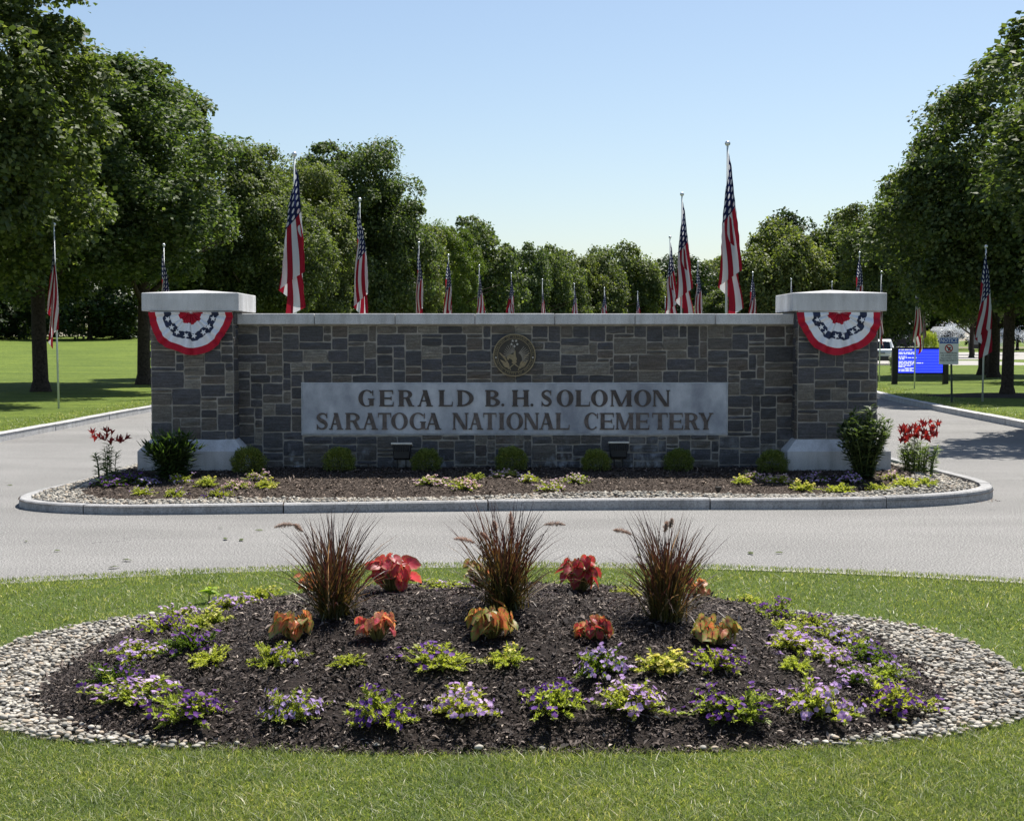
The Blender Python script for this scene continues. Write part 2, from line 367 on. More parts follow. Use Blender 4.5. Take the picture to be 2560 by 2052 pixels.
# ------------------------------------------------------------------ the stone sign wall
WY, PY = 15.55, 15.30        # faces of wall and pillars
def pxw(sx, d=WY): return at_d(sx, HZ, d)[0]
def pzw(sy, d=WY): return at_d(CX, sy, d)[2]
def ashlar(x0, x1, z0, z1, hole=None, seed=0, ux=.044, uz=.0445):
    r = random.Random(seed); nx = max(1, round((x1-x0)/ux)); nz = round((z1-z0)/uz); ux = (x1-x0)/nx; uz = (z1-z0)/nz
    G = [[0]*nx for _ in range(nz)]; out = []
    if hole:
        for k in range(nz):
            for i in range(nx):
                cx, cz = x0+(i+.5)*ux, z0+(k+.5)*uz
                if hole[0] < cx < hole[1] and hole[2] < cz < hole[3]: G[k][i] = 1
    for k in range(nz):
        i = 0
        while i < nx:
            if G[k][i]: i += 1; continue
            fr = 0
            while i+fr < nx and not G[k][i+fr] and fr < 9: fr += 1
            h = r.choices([1, 2, 3, 4], [1.3, 4.4, 3.7, 1.3])[0]; w = r.choices([2, 3, 4, 5, 6, 7, 8], [.3, 1.2, 3., 4, 4, 2.6, 1.6])[0]
            if h == 1: w = max(w, 4)
            if fr < 9 and fr-w < 2: w = fr
            w = min(w, fr)
            if w > 9: w = w//2
            if w <= 1: h = min(h, 2)
            if nz-(k+h) == 1: h += 1
            h = min(h, nz-k); ok = h
            for q in range(h):
                if any(G[k+q][i+p] for p in range(w)): ok = q; break
            h = max(1, ok)
            for q in range(h):
                for p in range(w): G[k+q][i+p] = 1
            out.append((x0+i*ux, x0+(i+w)*ux, z0+k*uz, z0+(k+h)*uz)); i += w
    return out
def stone_mesh(w, h, r, dep=.03):
    nx, nz = (4 if w > .2 else 3), 3
    V = []; jit = lambda a: r.uniform(-a, a)
    pr = r.uniform(.002, .014)
    for k in range(nz):
        for i in range(nx):
            e = (i in (0, nx-1)) or (k in (0, nz-1)); cor = (i in (0, nx-1)) and (k in (0, nz-1))
            x = (i/(nx-1)-.5)*w; z = (k/(nz-1)-.5)*h
            if e: x += jit(.0035)-(.003 if cor else 0)*np.sign(x); z += jit(.0035)-(.003 if cor else 0)*np.sign(z)
            V.append((x, -(pr if e else pr+r.uniform(.002, .014)), z))
    Fc = [(k*nx+i, k*nx+i+1, (k+1)*nx+i+1, (k+1)*nx+i) for k in range(nz-1) for i in range(nx-1)]
    rim = [i for i in range(nx)]+[k*nx+nx-1 for k in range(1, nz)]+[(nz-1)*nx+i for i in range(nx-2, -1, -1)]+[k*nx for k in range(nz-2, 0, -1)]
    b = len(V)
    for q in rim: V.append((V[q][0]*1.0, dep, V[q][2]*1.0))
    n = len(rim)
    Fc += [(rim[(j+1) % n], rim[j], b+j, b+(j+1) % n) for j in range(n)]
    return pymesh('stone', V, Fc)
def stones(root, rects, face_y, rot=0, gap=.0055, seed=1, org=(0, 0)):
    """rects in face coords (a along the face, z); rot turns the face about z round org"""
    r = random.Random(seed); L = root.location; c, s = math.cos(rot), math.sin(rot); small = MB()
    rects = sorted(rects, key=lambda q: -(q[1]-q[0])*(q[3]-q[2]))
    for k_, (a, b, z0, z1) in enumerate(rects):
        w, h = b-a-2*gap, z1-z0-2*gap
        if w < .02 or h < .02: continue
        cx, cz = (a+b)/2, (z0+z1)/2
        x, y = org[0]+c*cx-s*face_y, org[1]+s*cx+c*face_y
        if k_ >= 290:                        # past the limit: the smallest ones joined
            me_ = stone_mesh(w, h, r); small.add([(v.co.x+x-L[0], v.co.y+y-L[1], v.co.z+cz-L[2]) for v in me_.vertices], [tuple(p.vertices) for p in me_.polygons]); bpy.data.meshes.remove(me_); continue
        obj('stone', stone_mesh(w, h, r), SLATE, root, (x-L[0], y-L[1], cz-L[2]), (0, 0, rot))
    if small.F: tag(obj('small_stones', pymesh('small_stones', small.V, small.F), SLATE, root), kind='stuff')
BZ = .12
wall = thing('stone_sign_wall', 'long dark slate ashlar wall with granite coping between two stone pillars', 'wall', (0, WY, BZ))
CT, CB = pzw(784, WY-.08), pzw(811, WY-.08)
LP, RP = (pxw(377, PY), pxw(583, PY)), (pxw(1995, PY), pxw(2194, PY))
WX0, WX1 = LP[1]-.04, RP[0]+.04
obj('core', MB().box(WX0, WX1, .0, .62, -.1, CB-BZ-.002).mesh('core'), MORTAR, wall)
SP = (pxw(755), pxw(1818), pzw(1085), pzw(958))
rects = ashlar(LP[1], RP[0], BZ+.0, CB-.012, (SP[0], SP[1], SP[2], SP[3]), 11)
# trim the stones to the panel outline
rr = []
for a, b, z0, z1 in rects:
    if b > SP[0] and a < SP[1] and z1 > SP[2] and z0 < SP[3]:
        c = [(a, min(b, SP[0]), z0, z1), (max(a, SP[1]), b, z0, z1), (a, b, z0, min(z1, SP[2])), (a, b, max(z0, SP[3]), z1)]
        a, b, z0, z1 = max(c, key=lambda q: max(0, q[1]-q[0])*max(0, q[3]-q[2]))
    rr.append((a, b, z0, z1))
stones(wall, rr, WY, seed=3)
edges = [LP[1]+.004]+[pxw(q*K, WY-.08) for q in (662, 832, 1000, 1168, 1337, 1506)]+[RP[0]-.004]
for a, b in zip(edges[:-1], edges[1:]):
    obj('coping_stone', MB().box(a+.003, b-.003, -.08, .70, CB-BZ, CT-BZ+rng.uniform(-.002, .002)).mesh('coping', bevel=.006), GRAN, wall)
def pillar(name, X, label, sd):
    x0, x1 = X; dp = x1-x0; cx = (x0+x1)/2
    o = thing(name, label, 'pillar', (cx, PY+dp/2, BZ)); w = dp/2
    zt = pzw(778, PY)
    obj('core', MB().box(-w, w, -w, w, -.1, zt-BZ-.002).mesh('core'), MORTAR, o)
    zb = pzw(1098, PY)
    stones(o, ashlar(x0, x1, zb-.09, zt-.006, None, sd), PY, seed=sd)
    # the two flanks
    stones(o, ashlar(-w, w, zb-.09, zt-.006, None, sd+1), -w, math.pi/2, seed=sd+1, org=(cx, PY+w))
    stones(o, ashlar(-w, w, zb-.09, zt-.006, None, sd+2), -w, -math.pi/2, seed=sd+2, org=(cx, PY+w))
    f = .125
    m = MB().box(-w-f, w+f, -w-f, w+f, -.12, zb-.12-BZ)
    m.frust((-w-f+.0, w+f-.0, -w-f+.0, w+f-.0), (-w-.012, w+.012, -w-.012, w+.012), zb-.12-BZ, zb-BZ)
    obj('plinth', m.mesh('plinth'), GRAN, o)
    ct = at_d(CX, 732, PY-.08)[2]; e = .075; ap = .045
    bx = (-w-e, w+e); V = [(bx[0], bx[0], zt), (bx[1], bx[0], zt), (bx[1], bx[1], zt), (bx[0], bx[1], zt), (bx[0], bx[0], ct), (bx[1], bx[0], ct), (bx[1], bx[1], ct), (bx[0], bx[1], ct), (0, 0, ct+ap)]
    V = [(a, b, c-BZ) for a, b, c in V]
    obj('cap', MB().add(V, [(0, 3, 2, 1), (0, 1, 5, 4), (1, 2, 6, 5), (2, 3, 7, 6), (3, 0, 4, 7), (4, 5, 8), (5, 6, 8), (6, 7, 8), (7, 4, 8)]).mesh('cap', bevel=.006), GRAN, o)
    return o, zt
pl, ZT = pillar('stone_pillar', LP, 'slate stone pillar with granite cap beside the small clump of red lilies', 40)
pr, ZT = pillar('stone_pillar', RP, 'slate stone pillar with granite cap beside the big clump of red lilies', 60)

# sign panel with its letters
def m_panel():
    t = NT('sign_granite'); p = t.pos(); a = t.noise(t.mapv(p, (1, 1, .6)), 3.2, 5, .65); b = t.noise(p, 150, 3, .8)
    c = t.ramp(a, [(.33, (.25, .265, .30)), (.5, (.39, .41, .445)), (.66, (.54, .56, .59))])
    c = t.mix(.5, c, t.mix(b, g(.65), g(1.35)), 'MULTIPLY'); t.bump(b, .1, .002); return t.fin(c, .7, .3)
panel = obj('sign_panel', MB().box(SP[0]+.004, SP[1]-.004, -.022, .05, SP[2]-BZ+.004, SP[3]-BZ-.004).mesh('panel', bevel=.004), m_panel(), wall)
PALEJ = simple('pale_joint', (.42, .44, .46), .9, .1, var=.2, sc=20)
for a, b, c, d in ((SP[0]-.012, SP[1]+.012, SP[3]-.003, SP[3]+.009), (SP[0]-.012, SP[1]+.012, SP[2]-.009, SP[2]+.003), (SP[0]-.010, SP[0]+.003, SP[2]+.004, SP[3]-.004), (SP[1]-.003, SP[1]+.010, SP[2]+.004, SP[3]-.004)):
    obj('mortar_joint', MB().box(a, b, -.016, .04, c-BZ, d-BZ).mesh('joint'), PALEJ, wall)
def arc(cx, cz, ro, ri, a0, a1, n=14):
    """crescent polygon between outer ellipse ro=(rx,rz) and inner ri=(rx,rz,dx)"""
    A = np.linspace(R(a0), R(a1), n)
    return [(cx+ro[0]*math.cos(a), cz+ro[1]*math.sin(a)) for a in A]+[(cx+ri[0]*math.cos(a), cz+ri[1]*math.sin(a)) for a in A[::-1]]
def bx2(x0, x1, z0, z1): return [(x0, z0), (x1, z0), (x1, z1), (x0, z1)]
def glyph(c, w, T=.2, t=.10, s=.07):
    sv = .055
    def stem(x, b=True, u=True, th=T):
        o = [bx2(x, x+th, 0, 1)]
        if b: o.append(bx2(x-sv, x+th+sv, 0, s))
        if u: o.append(bx2(x-sv, x+th+sv, 1-s, 1))
        return o
    def diag(x0, x1, th, z0=0, z1=1): return [(x0, z0), (x0+th, z0), (x1+th, z1), (x1, z1)]
    if c == '.': return [[(w/2+.09*math.cos(a), .09+.09*math.sin(a)) for a in np.linspace(0, 2*math.pi, 13)[:-1]]]
    if c == 'I': return stem(w/2-T/2)
    if c == 'L': return stem(sv)+[bx2(sv+T, w, 0, t*.9), [(w-.07, 0), (w, 0), (w+.01, .3), (w-.02, .3)]]
    if c == 'E': return stem(sv)+[bx2(sv+T, w, 0, t*.9), bx2(sv+T, w-.03, 1-t*.9, 1), bx2(sv+T, w-.12, .5-t/2, .5+t/2), [(w-.07, 0), (w, 0), (w+.01, .28), (w-.02, .28)], [(w-.10, 1), (w-.03, 1), (w-.02, .74), (w-.05, .74)], bx2(w-.16, w-.12, .38, .62)]
    if c == 'T': return stem(w/2-T/2, u=False)+[bx2(0, w, 1-t*.9, 1), [(0, 1), (.06, 1), (.03, .72), (0, .72)], [(w-.06, 1), (w, 1), (w, .72), (w-.03, .72)]]
    if c == 'H': return stem(sv)+stem(w-sv-T)+[bx2(sv+T, w-sv-T, .5-t/2, .5+t/2)]
    if c == 'N': return stem(sv+.02, th=t)+[bx2(w-sv-t-.02, w-sv-.02, 0, 1), bx2(w-2*sv-t-.02, w-.0, 1-s, 1), diag(w-sv-T-.02, sv, T*1.05)]
    if c == 'M': return stem(sv+.02, th=t)+stem(w-sv-T)+[diag(w/2-T*.55, sv+.02, T*.95), diag(w/2-t*.6, w-sv-T*.7, t)]
    if c == 'A': return [diag(.05, w/2-t*.7, t), diag(w-T-.06, w/2-T*.62, T*1.05), bx2(.16, w-.24, .30, .30+t*.85), bx2(0-.02, .20, 0, s), bx2(w-T-.13, w+.02, 0, s)]
    if c == 'Y': return [bx2(w/2-T/2, w/2+T/2, 0, .48), bx2(w/2-T/2-sv, w/2+T/2+sv, 0, s), diag(w/2-T/2, .03, T, .45, 1), diag(w/2+T/2-t, w-.12-t*.3, t, .45, 1), bx2(-.02, .30, 1-s, 1), bx2(w-.24, w+.02, 1-s, 1)]
    if c == 'O':
        ro, ri = (w/2, .52), (w/2-T*1.02, .455)
        return [arc(w/2, .5, ro, ri, 90, 270), arc(w/2, .5, ro, ri, -90, 90)]
    if c == 'D':
        cx = sv+T*.8; ro, ri = (w-cx, .5), (w-cx-T, .5-t)
        return stem(sv)+[arc(cx, .5, ro, ri, -90, 90)]
    if c in 'RB':
        cx = w*.48; rw = (w*.92 if c == 'R' else w*.90)-cx; lo = .5 if c == 'B' else .46
        o = stem(sv)+[arc(cx, (1+lo)/2, (rw, (1-lo)/2), (rw-T*.9, (1-lo)/2-t), -90, 90), bx2(sv+T, cx, 1-t, 1), bx2(sv+T, cx, lo, lo+t)]
        if c == 'R': o += [diag(w-T-.02, cx-.02, T, 0, lo+.03), bx2(w-T-.03, w+.05, 0, s)]
        else: o += [arc(cx, lo/2+.0, (w-cx, lo/2+.02), (w-cx-T, lo/2-t+.02), -90, 90), bx2(sv+T, cx, 0, t), bx2(sv+T, cx, lo-t*.4, lo+.02)]
        return o
    if c in 'CG':
        ro, ri = (w*.53, .52), (w*.53-T*1.02, .45)
        o = [arc(w*.53, .5, ro, ri, 75, 285), arc(w*.53, .5, (w*.5, .52), (w*.36, .45), 42, 78), arc(w*.53, .5, (w*.5, .52), (w*.36, .45), 282, 318)]
        o += [bx2(w*.90, w*.96, .66, .98)]
        if c == 'G': o += [bx2(w-T-.02, w-.02, .04, .46), bx2(w-T-.09, w+.03, .42, .42+s)]
        return o
    if c == 'S':
        P = np.array([(w*.86, .80), (w*.74, .93), (w*.5, .965), (w*.25, .89), (w*.17, .74), (w*.3, .60), (w*.5, .52), (w*.72, .42), (w*.84, .27), (w*.74, .10), (w*.5, .035), (w*.26, .08), (w*.12, .22)])
        P = chaikin(P, 1); n = len(P); tt = np.linspace(0, 1, n); th = .04+.085*np.exp(-((tt-.5)/.24)**2)
        Tn = unit(np.gradient(P, axis=0)); Nn = np.stack([-Tn[:, 1], Tn[:, 0]], -1)
        o = [tuple(p) for p in P+Nn*th[:, None]]+[tuple(p) for p in (P-Nn*th[:, None])[::-1]]
        return [o, bx2(w*.84, w*.90, .68, 1.), bx2(w*.08, w*.14, 0, .32)]
    return [bx2(0, w, 0, 1)]
LET1 = simple('letter_bronze', (.070, .056, .05), .6, .4, var=.35, sc=14)
LET2 = simple('letter_worn', (.12, .098, .087), .7, .3, var=.5, sc=16)
L1 = [('G', 895, 934), ('E', 947, 983), ('R', 995, 1033), ('A', 1044, 1081), ('L', 1096, 1131), ('D', 1142, 1184), ('B', 1213, 1250), ('.', 1252, 1262), ('H', 1280, 1323), ('.', 1325, 1335), ('S', 1352, 1381), ('O', 1392, 1434), ('L', 1439, 1475), ('O', 1478, 1520), ('M', 1526, 1581), ('O', 1586, 1629), ('N', 1632, 1676)]
L2 = [('S', 788, 820), ('A', 822, 856), ('R', 862, 901), ('A', 905, 943), ('T', 944, 977), ('O', 977, 1019), ('G', 1023, 1063), ('A', 1063, 1102), ('N', 1130, 1171), ('A', 1172, 1207), ('T', 1208, 1241), ('I', 1245, 1263), ('O', 1266, 1308), ('N', 1309, 1348), ('A', 1349, 1386), ('L', 1389, 1424), ('C', 1461, 1497), ('E', 1500, 1536), ('M', 1539, 1586), ('E', 1589, 1624), ('T', 1632, 1670), ('E', 1673, 1709), ('R', 1712, 1748), ('Y', 1749, 1784)]
for row, (s0, s1), m, T in ((L1, (975, 1016), LET1, .265), (L2, (1032, 1074), LET2, .235)):
    z0, z1 = pzw(s1, WY-.03), pzw(s0, WY-.03); h = z1-z0
    for ch, a, b in row:
        x0, x1 = pxw(a, WY-.03), pxw(b, WY-.03); mb = MB()
        for k, pl_ in enumerate(glyph(ch, (x1-x0)/h, T)):
            mb.prism([(x0+p[0]*h, z0-BZ+p[1]*h) for p in pl_], -.030-.0006*k, -.018)
        obj('letter', mb.mesh('letter'), m, panel)

# seal
def text_mesh(s, size, ext=.002, align='CENTER'):
    cu = bpy.data.curves.new('t', 'FONT'); cu.body = s; cu.size = size; cu.extrude = ext; cu.align_x = align; cu.align_y = 'CENTER'; cu.resolution_u = 2
    o = bpy.data.objects.new('t', cu); COL.objects.link(o); dg = bpy.context.evaluated_depsgraph_get()
    me = bpy.data.meshes.new_from_object(o.evaluated_get(dg)); bpy.data.objects.remove(o); bpy.data.curves.remove(cu); return me
SX, SZ, SR = pxw(1286, WY), pzw(888, WY), 52*WY/F*1.02
seal = thing('bronze_seal', 'round bronze seal with eagle, stars and ring of lettering on the stone wall', 'seal', (SX, WY-.02, SZ))
def ring(mb, r0, r1, y0, y1, n=64):
    A = np.linspace(0, 2*math.pi, n+1)[:-1]; V = []
    for r_, y in ((r0, y1), (r0, y0), (r1, y0), (r1, y1)): V += [(r_*math.cos(a), y, r_*math.sin(a)) for a in A]
    mb.add(V, [(q*n+i, q*n+(i+1) % n, ((q+1) % 4)*n+(i+1) % n, ((q+1) % 4)*n+i) for q in range(4) for i in range(n)])
A = np.linspace(0, 2*math.pi, 65)[:-1]
obj('disc', MB().prism([(SR*math.cos(a), SR*math.sin(a)) for a in A], -.018, .03).mesh('disc'), BRONZE, seal)
mb = MB(); ring(mb, SR*.95, SR*1.0, -.026, -.01); ring(mb, SR*.775, SR*.80, -.024, -.01); obj('rim', mb.mesh('rim'), GOLD, seal)
def ring_text(s, a0, a1, r_, size, flip):
    for k, ch in enumerate(s):
        if ch == ' ': continue
        a = R(a0+(a1-a0)*(k/(len(s)-1)))
        me = text_mesh(ch, size); o = obj('letter', me, GOLD, seal, (r_*math.cos(a), -.021, r_*math.sin(a)))
        ang = (a-math.pi/2) if not flip else (a+math.pi/2)
        o.rotation_euler = (Matrix.Rotation(-ang, 4, 'Y') @ Matrix.Rotation(math.pi/2, 4, 'X')).to_euler()
ring_text('DEPARTMENT OF VETERANS AFFAIRS', 178, 2, SR*.873, SR*.145, False)
ring_text('UNITED STATES OF AMERICA', 196, 344, SR*.873, SR*.15, True)
def star(cx, cz, r_, n=5, rot=90, k=.4): return [(cx+(r_ if i % 2 == 0 else r_*k)*math.cos(R(rot+i*180/n)), cz+(r_ if i % 2 == 0 else r_*k)*math.sin(R(rot+i*180/n))) for i in range(2*n)]
PALEB = simple('pale_bronze', (.5, .47, .42), .5, .4)
for k in range(5):
    a = R(270+72*k); obj('star', MB().prism(star(SR*.14*math.cos(a), SR*.56+SR*.14*math.sin(a), SR*.075), -.026, -.016).mesh('star'), PALEB, seal)
for a in (187, 353): obj('dot', MB().prism([(SR*.873*math.cos(R(a))+SR*.04*math.cos(b), SR*.873*math.sin(R(a))+SR*.04*math.sin(b)) for b in A[::6]], -.026, -.016).mesh('dot'), PALEB, seal)
def bar(mb, p, q, w0, w1, y0, y1):
    p, q = np.array(p)*SR, np.array(q)*SR; d = unit(q-p); n = np.array([-d[1], d[0]])*SR
    mb.prism([tuple(p+n*w0), tuple(p-n*w0), tuple(q-n*w1), tuple(q+n*w1)], y0, y1)
mb = MB()
for sgn, x0 in ((-1, -.02), (1, .12)):      # wings: fanned feathers
    for k in range(9):
        a = R(62+ (k*9.5 if sgn < 0 else -k*9.5)+(28 if sgn < 0 else -8)); L0, L1_ = .16+.012*k, .62-.02*abs(k-3)
        c = (x0, -.04-.012*k); bar(mb, (c[0]+L0*math.cos(a), c[1]+L0*math.sin(a)), (c[0]+L1_*math.cos(a), c[1]+L1_*math.sin(a)), .03, .014, -.022-.0004*k, -.017)
obj('wing', mb.mesh('wing'), simple('bronze_feather', (.20, .175, .14), .5, .5, metal=.1, var=.3, sc=60), seal)
mb = MB()
mb.prism([(SR*a, SR*b) for a, b in ((-.36, -.14), (-.32, -.02), (-.2, .05), (-.06, .03), (.02, .22), (.05, .22), (.06, 0), (.12, -.16), (.06, -.36), (-.06, -.4), (-.1, -.22), (-.24, -.14), (-.3, -.24))], -.030, -.016)
bar(mb, (-.12, -.32), (.3, -.62), .03, .02, -.025, -.016); bar(mb, (.1, -.3), (-.3, -.66), .03, .02, -.0255, -.016)
obj('eagle', mb.mesh('eagle'), GOLD, seal)
mb = MB()
for sgn in (-1, 1):
    for k in range(7):
        f = k/6; bar(mb, (sgn*(.70-.04*k), .12-.02*k-.06*f), (sgn*(.30-.02*k), -.34-.06*k), .022, .02, -.022-.0003*k, -.017)
        bar(mb, (sgn*(.66-.03*k), -.22-.05*k), (sgn*(.25), -.42-.03*k), .016, .016, -.0245-.0003*k, -.017)
obj('furled_flag', mb.mesh('furled'), simple('bronze_flag', (.26, .20, .11), .5, .5, metal=.1, var=.35, sc=60), seal)

# bunting on the pillars
def m_bunt():
    t = NT('bunting_cloth'); uv = t.n('SeparateXYZ', Vector=t.vec('UV')); r_ = uv.outputs[0]
    red, wh, nv = (.42, .016, .035), (.74, .76, .80), (.035, .045, .085)
    return t.fin(t.ramp(r_, [(0, red), (.27, wh), (.48, nv), (.65, wh), (.83, red)], 'CONSTANT'), .8, .15)
BUNT = m_bunt(); STARM = simple('white_star_cloth', (.74, .75, .78), .8, .1, var=.03)
def bunting(cx, seed, label):
    r = np.random.default_rng(seed); y = PY-.028; ctr = (cx, y, ZT-.012)
    o = thing('bunting', label, 'bunting', ctr); RR = .44; ph = r.uniform(0, 6, 4)
    def pos(rad, th):
        pl_ = np.sqrt(rad)*(.042*np.sin(th*9+ph[0])+.022*np.sin(th*17+ph[1]))+.012*rad*np.sin(th*5+rad*3+ph[2])
        rr_ = RR*rad*(1+.010*np.sin(th*9+ph[0]+1.2)+.022*np.sin(th*5+ph[3])*rad)*(1+.02*np.sin(th))
        return rr_*np.cos(th), -.012-np.abs(.9*pl_)-.01*rad, -rr_*np.sin(th)*1.0
    nr, nt = 26, 120
    V, Fc, uv = grid(nr, nt, lambda u, v: pos(.02+.98*u, math.pi*v))
    # the cloth gathers at the top so the ring edges step like pleats
    u2 = uv.copy(); th = math.pi*uv[:, 1]; u2[:, 0] = .02+.98*uv[:, 0]+.026*np.clip(2.2*np.sin(th*9+ph[0])+1.2*np.sin(th*17+ph[1]), -1, 1)*np.clip(uv[:, 0]*3, 0, 1)*(uv[:, 0] < .8)
    obj('cloth', npmesh('cloth', V, Fc, u2, True), BUNT, o)
    obj('heading_tape', MB().box(-RR*.98, RR*.98, -.016, .0, -.016, .010).mesh('tape'), STARM, o)
    for k in range(8):
        th = math.pi*(.10+.80*k/7)+r.uniform(-.05, .05); x, yy_, z = pos(.56, th)
        obj('star', MB().prism(star(0, 0, .034, rot=90+r.uniform(-30, 30), k=.42), -.004, .0).mesh('star'), STARM, o, (float(x), float(yy_)-.006, float(z)))
bunting(sum(LP)/2, 5, 'half-round red, white and blue star bunting on the pillar beside the small lily clump')
bunting(sum(RP)/2, 9, 'half-round red, white and blue star bunting on the pillar beside the big lily clump')

# ------------------------------------------------------------------ flagpoles and flags
def m_flag():
    t = NT('flag_cloth'); uv = t.n('SeparateXYZ', Vector=t.vec('UV')); u, v = uv.outputs[0], uv.outputs[1]
    red, wh, bl = (.30, .012, .028), (.66, .66, .68), (.012, .018, .07)
    odd = t.math('GREATER_THAN', t.math('FRACT', t.math('MULTIPLY', v, 6.5)), .5)
    c = t.mix(odd, red, wh)
    can = t.math('MULTIPLY', t.math('LESS_THAN', u, .42), t.math('LESS_THAN', v, 7/13))
    su = t.math('MULTIPLY', u, 6/.42); svv = t.math('MULTIPLY', v, 5/(7/13))
    du = t.math('SUBTRACT', t.math('FRACT', su), .5); dv = t.math('SUBTRACT', t.math('FRACT', svv), .5)
    d2 = t.math('ADD', t.math('MULTIPLY', du, du), t.math('MULTIPLY', dv, dv))
    st = t.math('LESS_THAN', d2, .075)
    c = t.mix(can, c, t.mix(st, bl, (.6, .6, .64)))
    t.fin(c, .75, .2)
    tr = t.n('BsdfTranslucent', Color=c); ms = t.n('MixShader', i0=.4, i1=t.b.outputs[0], i2=tr.outputs[0]); t.t.links.new(ms.outputs[0], t.out.inputs[0])
    return t.m
FLAG = m_flag()
def flag_mesh(seed, A=.46, bias=0., hoist=1.08, fly=1.78):
    r = np.random.default_rng(seed); ph = r.uniform(0, 6.28, 6); fr = r.uniform(1.2, 1.75)
    def fn(u, v):
        z = -(hoist*v*(.99-.14*u)+fly*.94*u)-.02*np.sin(7*v+ph[0])*u
        p = v*fr+ph[1]/6.28*.3+.08*np.sin(4*u+ph[2]); tri = 2*np.abs(2*(p-np.floor(p+.5)))-1
        sp = A*(.20*np.clip(u*14, 0, 1)+.80*u**.8)*(1-.12*np.sin(3.2*u+ph[3]))
        x = sp*(tri*.5+bias*(.4+.6*u))+.012*np.sin(16*v+ph[4]+5*u)*np.sqrt(u)
        y = .05*np.sqrt(u)*np.sin(2*math.pi*p+1.)+.035*u*np.sin(11*v+6*u+ph[5])-.02*u
        return x, y, z
    V, Fc, uv = grid(44, 52, fn); return npmesh('flag', V, Fc, uv, True)
PH = 4.6
POLE = MB().tube([(0, 0, 0), (0, 0, PH)], [.024, .016], 10).mesh('shaft', True)
bm = bmesh.new(); bmesh.ops.create_icosphere(bm, subdivisions=2, radius=.045); BALL = bpy.data.meshes.new('ball'); bm.to_mesh(BALL); bm.free(); BALL.polygons.foreach_set('use_smooth', [True]*len(BALL.polygons))
POLEM = simple('pole_paint', (.62, .66, .66), .35, .5, var=.05)
FM = [flag_mesh(s, *q) for s, q in ((1, (.50, -.14)), (12, (.36, .10)), (3, (.36, .02)), (24, (.40, -.12)), (5, (.33, .12)), (16, (.42, -.2)), (7, (.30, .05)), (28, (.44, .0)))]
FALLB = 'short row of flagpoles'
def flagpole(x, y, k, plabel, flabel, pg, fg, z0=.08, rz=None, tilt=0., hg=PH):
    s = hg/PH
    p = thing('flagpole', plabel, 'flagpole', (x, y, z0), group=pg); p.scale = (1, 1, 1)
    if tilt: p.rotation_euler = (0, tilt, 0)
    obj('shaft', POLE, POLEM, p, scale=(1, 1, s)); obj('finial', BALL, ALU, p, (0, 0, hg+.03))
    f = obj('american_flag', FM[k % len(FM)], FLAG, None, (x+.012+tilt*hg*.9, y-.03, z0+hg-.12), (0, tilt, rng.uniform(-.4, .4) if rz is None else rz))
    tag(f, flabel, 'flag', fg)
GA, GF = 'flagpoles in the row behind the wall', 'limp flags in the row behind the wall'
def top(sx, sy): d = (PH+.08-EYE)*F/(HZ-sy); q = at_d(sx, sy, d); return q[0], q[1]
x, y = top(736, 395); flagpole(x, y, 0, 'white flagpole right behind the wall, first of the row curving towards the tree line', 'limp American flag on the first pole of the row that curves towards the tree line', None, None, rz=.05)
x, y = top(1819, 368); flagpole(x, y, 1, 'white flagpole close behind the wall beside the pillar with the big lily clump', 'limp American flag just behind the wall near the pillar with the big lily clump', None, None, rz=.0)
x, y = top(1705, 492); flagpole(x, y, 1, 'second white flagpole behind the wall counted from the big-lily pillar', 'limp American flag on the second pole counted from the big-lily pillar', None, None, rz=.2)
x, y = top(899, 505); flagpole(x, y, 2, 'white flagpole second in the row curving towards the tree line', 'limp American flag second in the row curving towards the tree line', None, None, rz=.1)
for i, (a, b) in enumerate([(1047, 611), (1121, 641), (1198, 667), (1278, 686), (1356, 701), (1436, 712), (1511, 722), (1594, 731)]):
    x, y = top(a, b); flagpole(x, y, i+2, 'thin white flagpole farther along the curving row in front of the far trees', 'small limp American flag farther along the curving row before the far trees', GA, GF)
for i, (a, b) in enumerate([(1675, 597), (1745, 658), (1882, 684), (1978, 700), (2080, 707), (1663, 744)]):
    x, y = top(a, b); flagpole(x, y, i+1, 'thin white flagpole farther off in the row that starts behind the big-lily pillar', 'limp American flag farther off in the row that starts behind the big-lily pillar', 'flagpoles beyond the big-lily pillar', 'flags beyond the big-lily pillar')
q = at_z(147, 1021, .095); flagpole(q[0], q[1], 4, 'white flagpole standing on the lawn under the big maple trees by the kerb', 'limp American flag on the lawn pole under the big maple trees', None, None, .095, rz=2.9, tilt=-.012, hg=4.0)
flagpole(at_d(412, 850, 37)[0], 37, 2, 'white flagpole among dark maples behind the small-lily pillar', 'limp American flag among dark maples behind the small-lily pillar', None, None, .095, rz=0, hg=3.9)
for i, (a, b, hh, lab) in enumerate([(2456, 1003.6, 3.75, 'in front of the mulched young maple'), (2286, 971.6, 3.75, 'in front of the blue screen'), (2198, 955, 3.9, 'between the pillar edge and the parked car'), (2306, 940, 4., 'behind the blue screen')]):
    q = at_z(a, b, .095); flagpole(q[0], q[1], 3+i, 'white flagpole on the lawn '+lab, 'limp American flag on the lawn pole '+lab, None, None, .095, rz=.3+.5*i, tilt=.008, hg=hh)
x, y = top(2149, 636); flagpole(x, y, 3, 'white flagpole rising behind the granite cap of the big-lily pillar', 'limp American flag rising behind the granite cap of the big-lily pillar', None, None, .095)

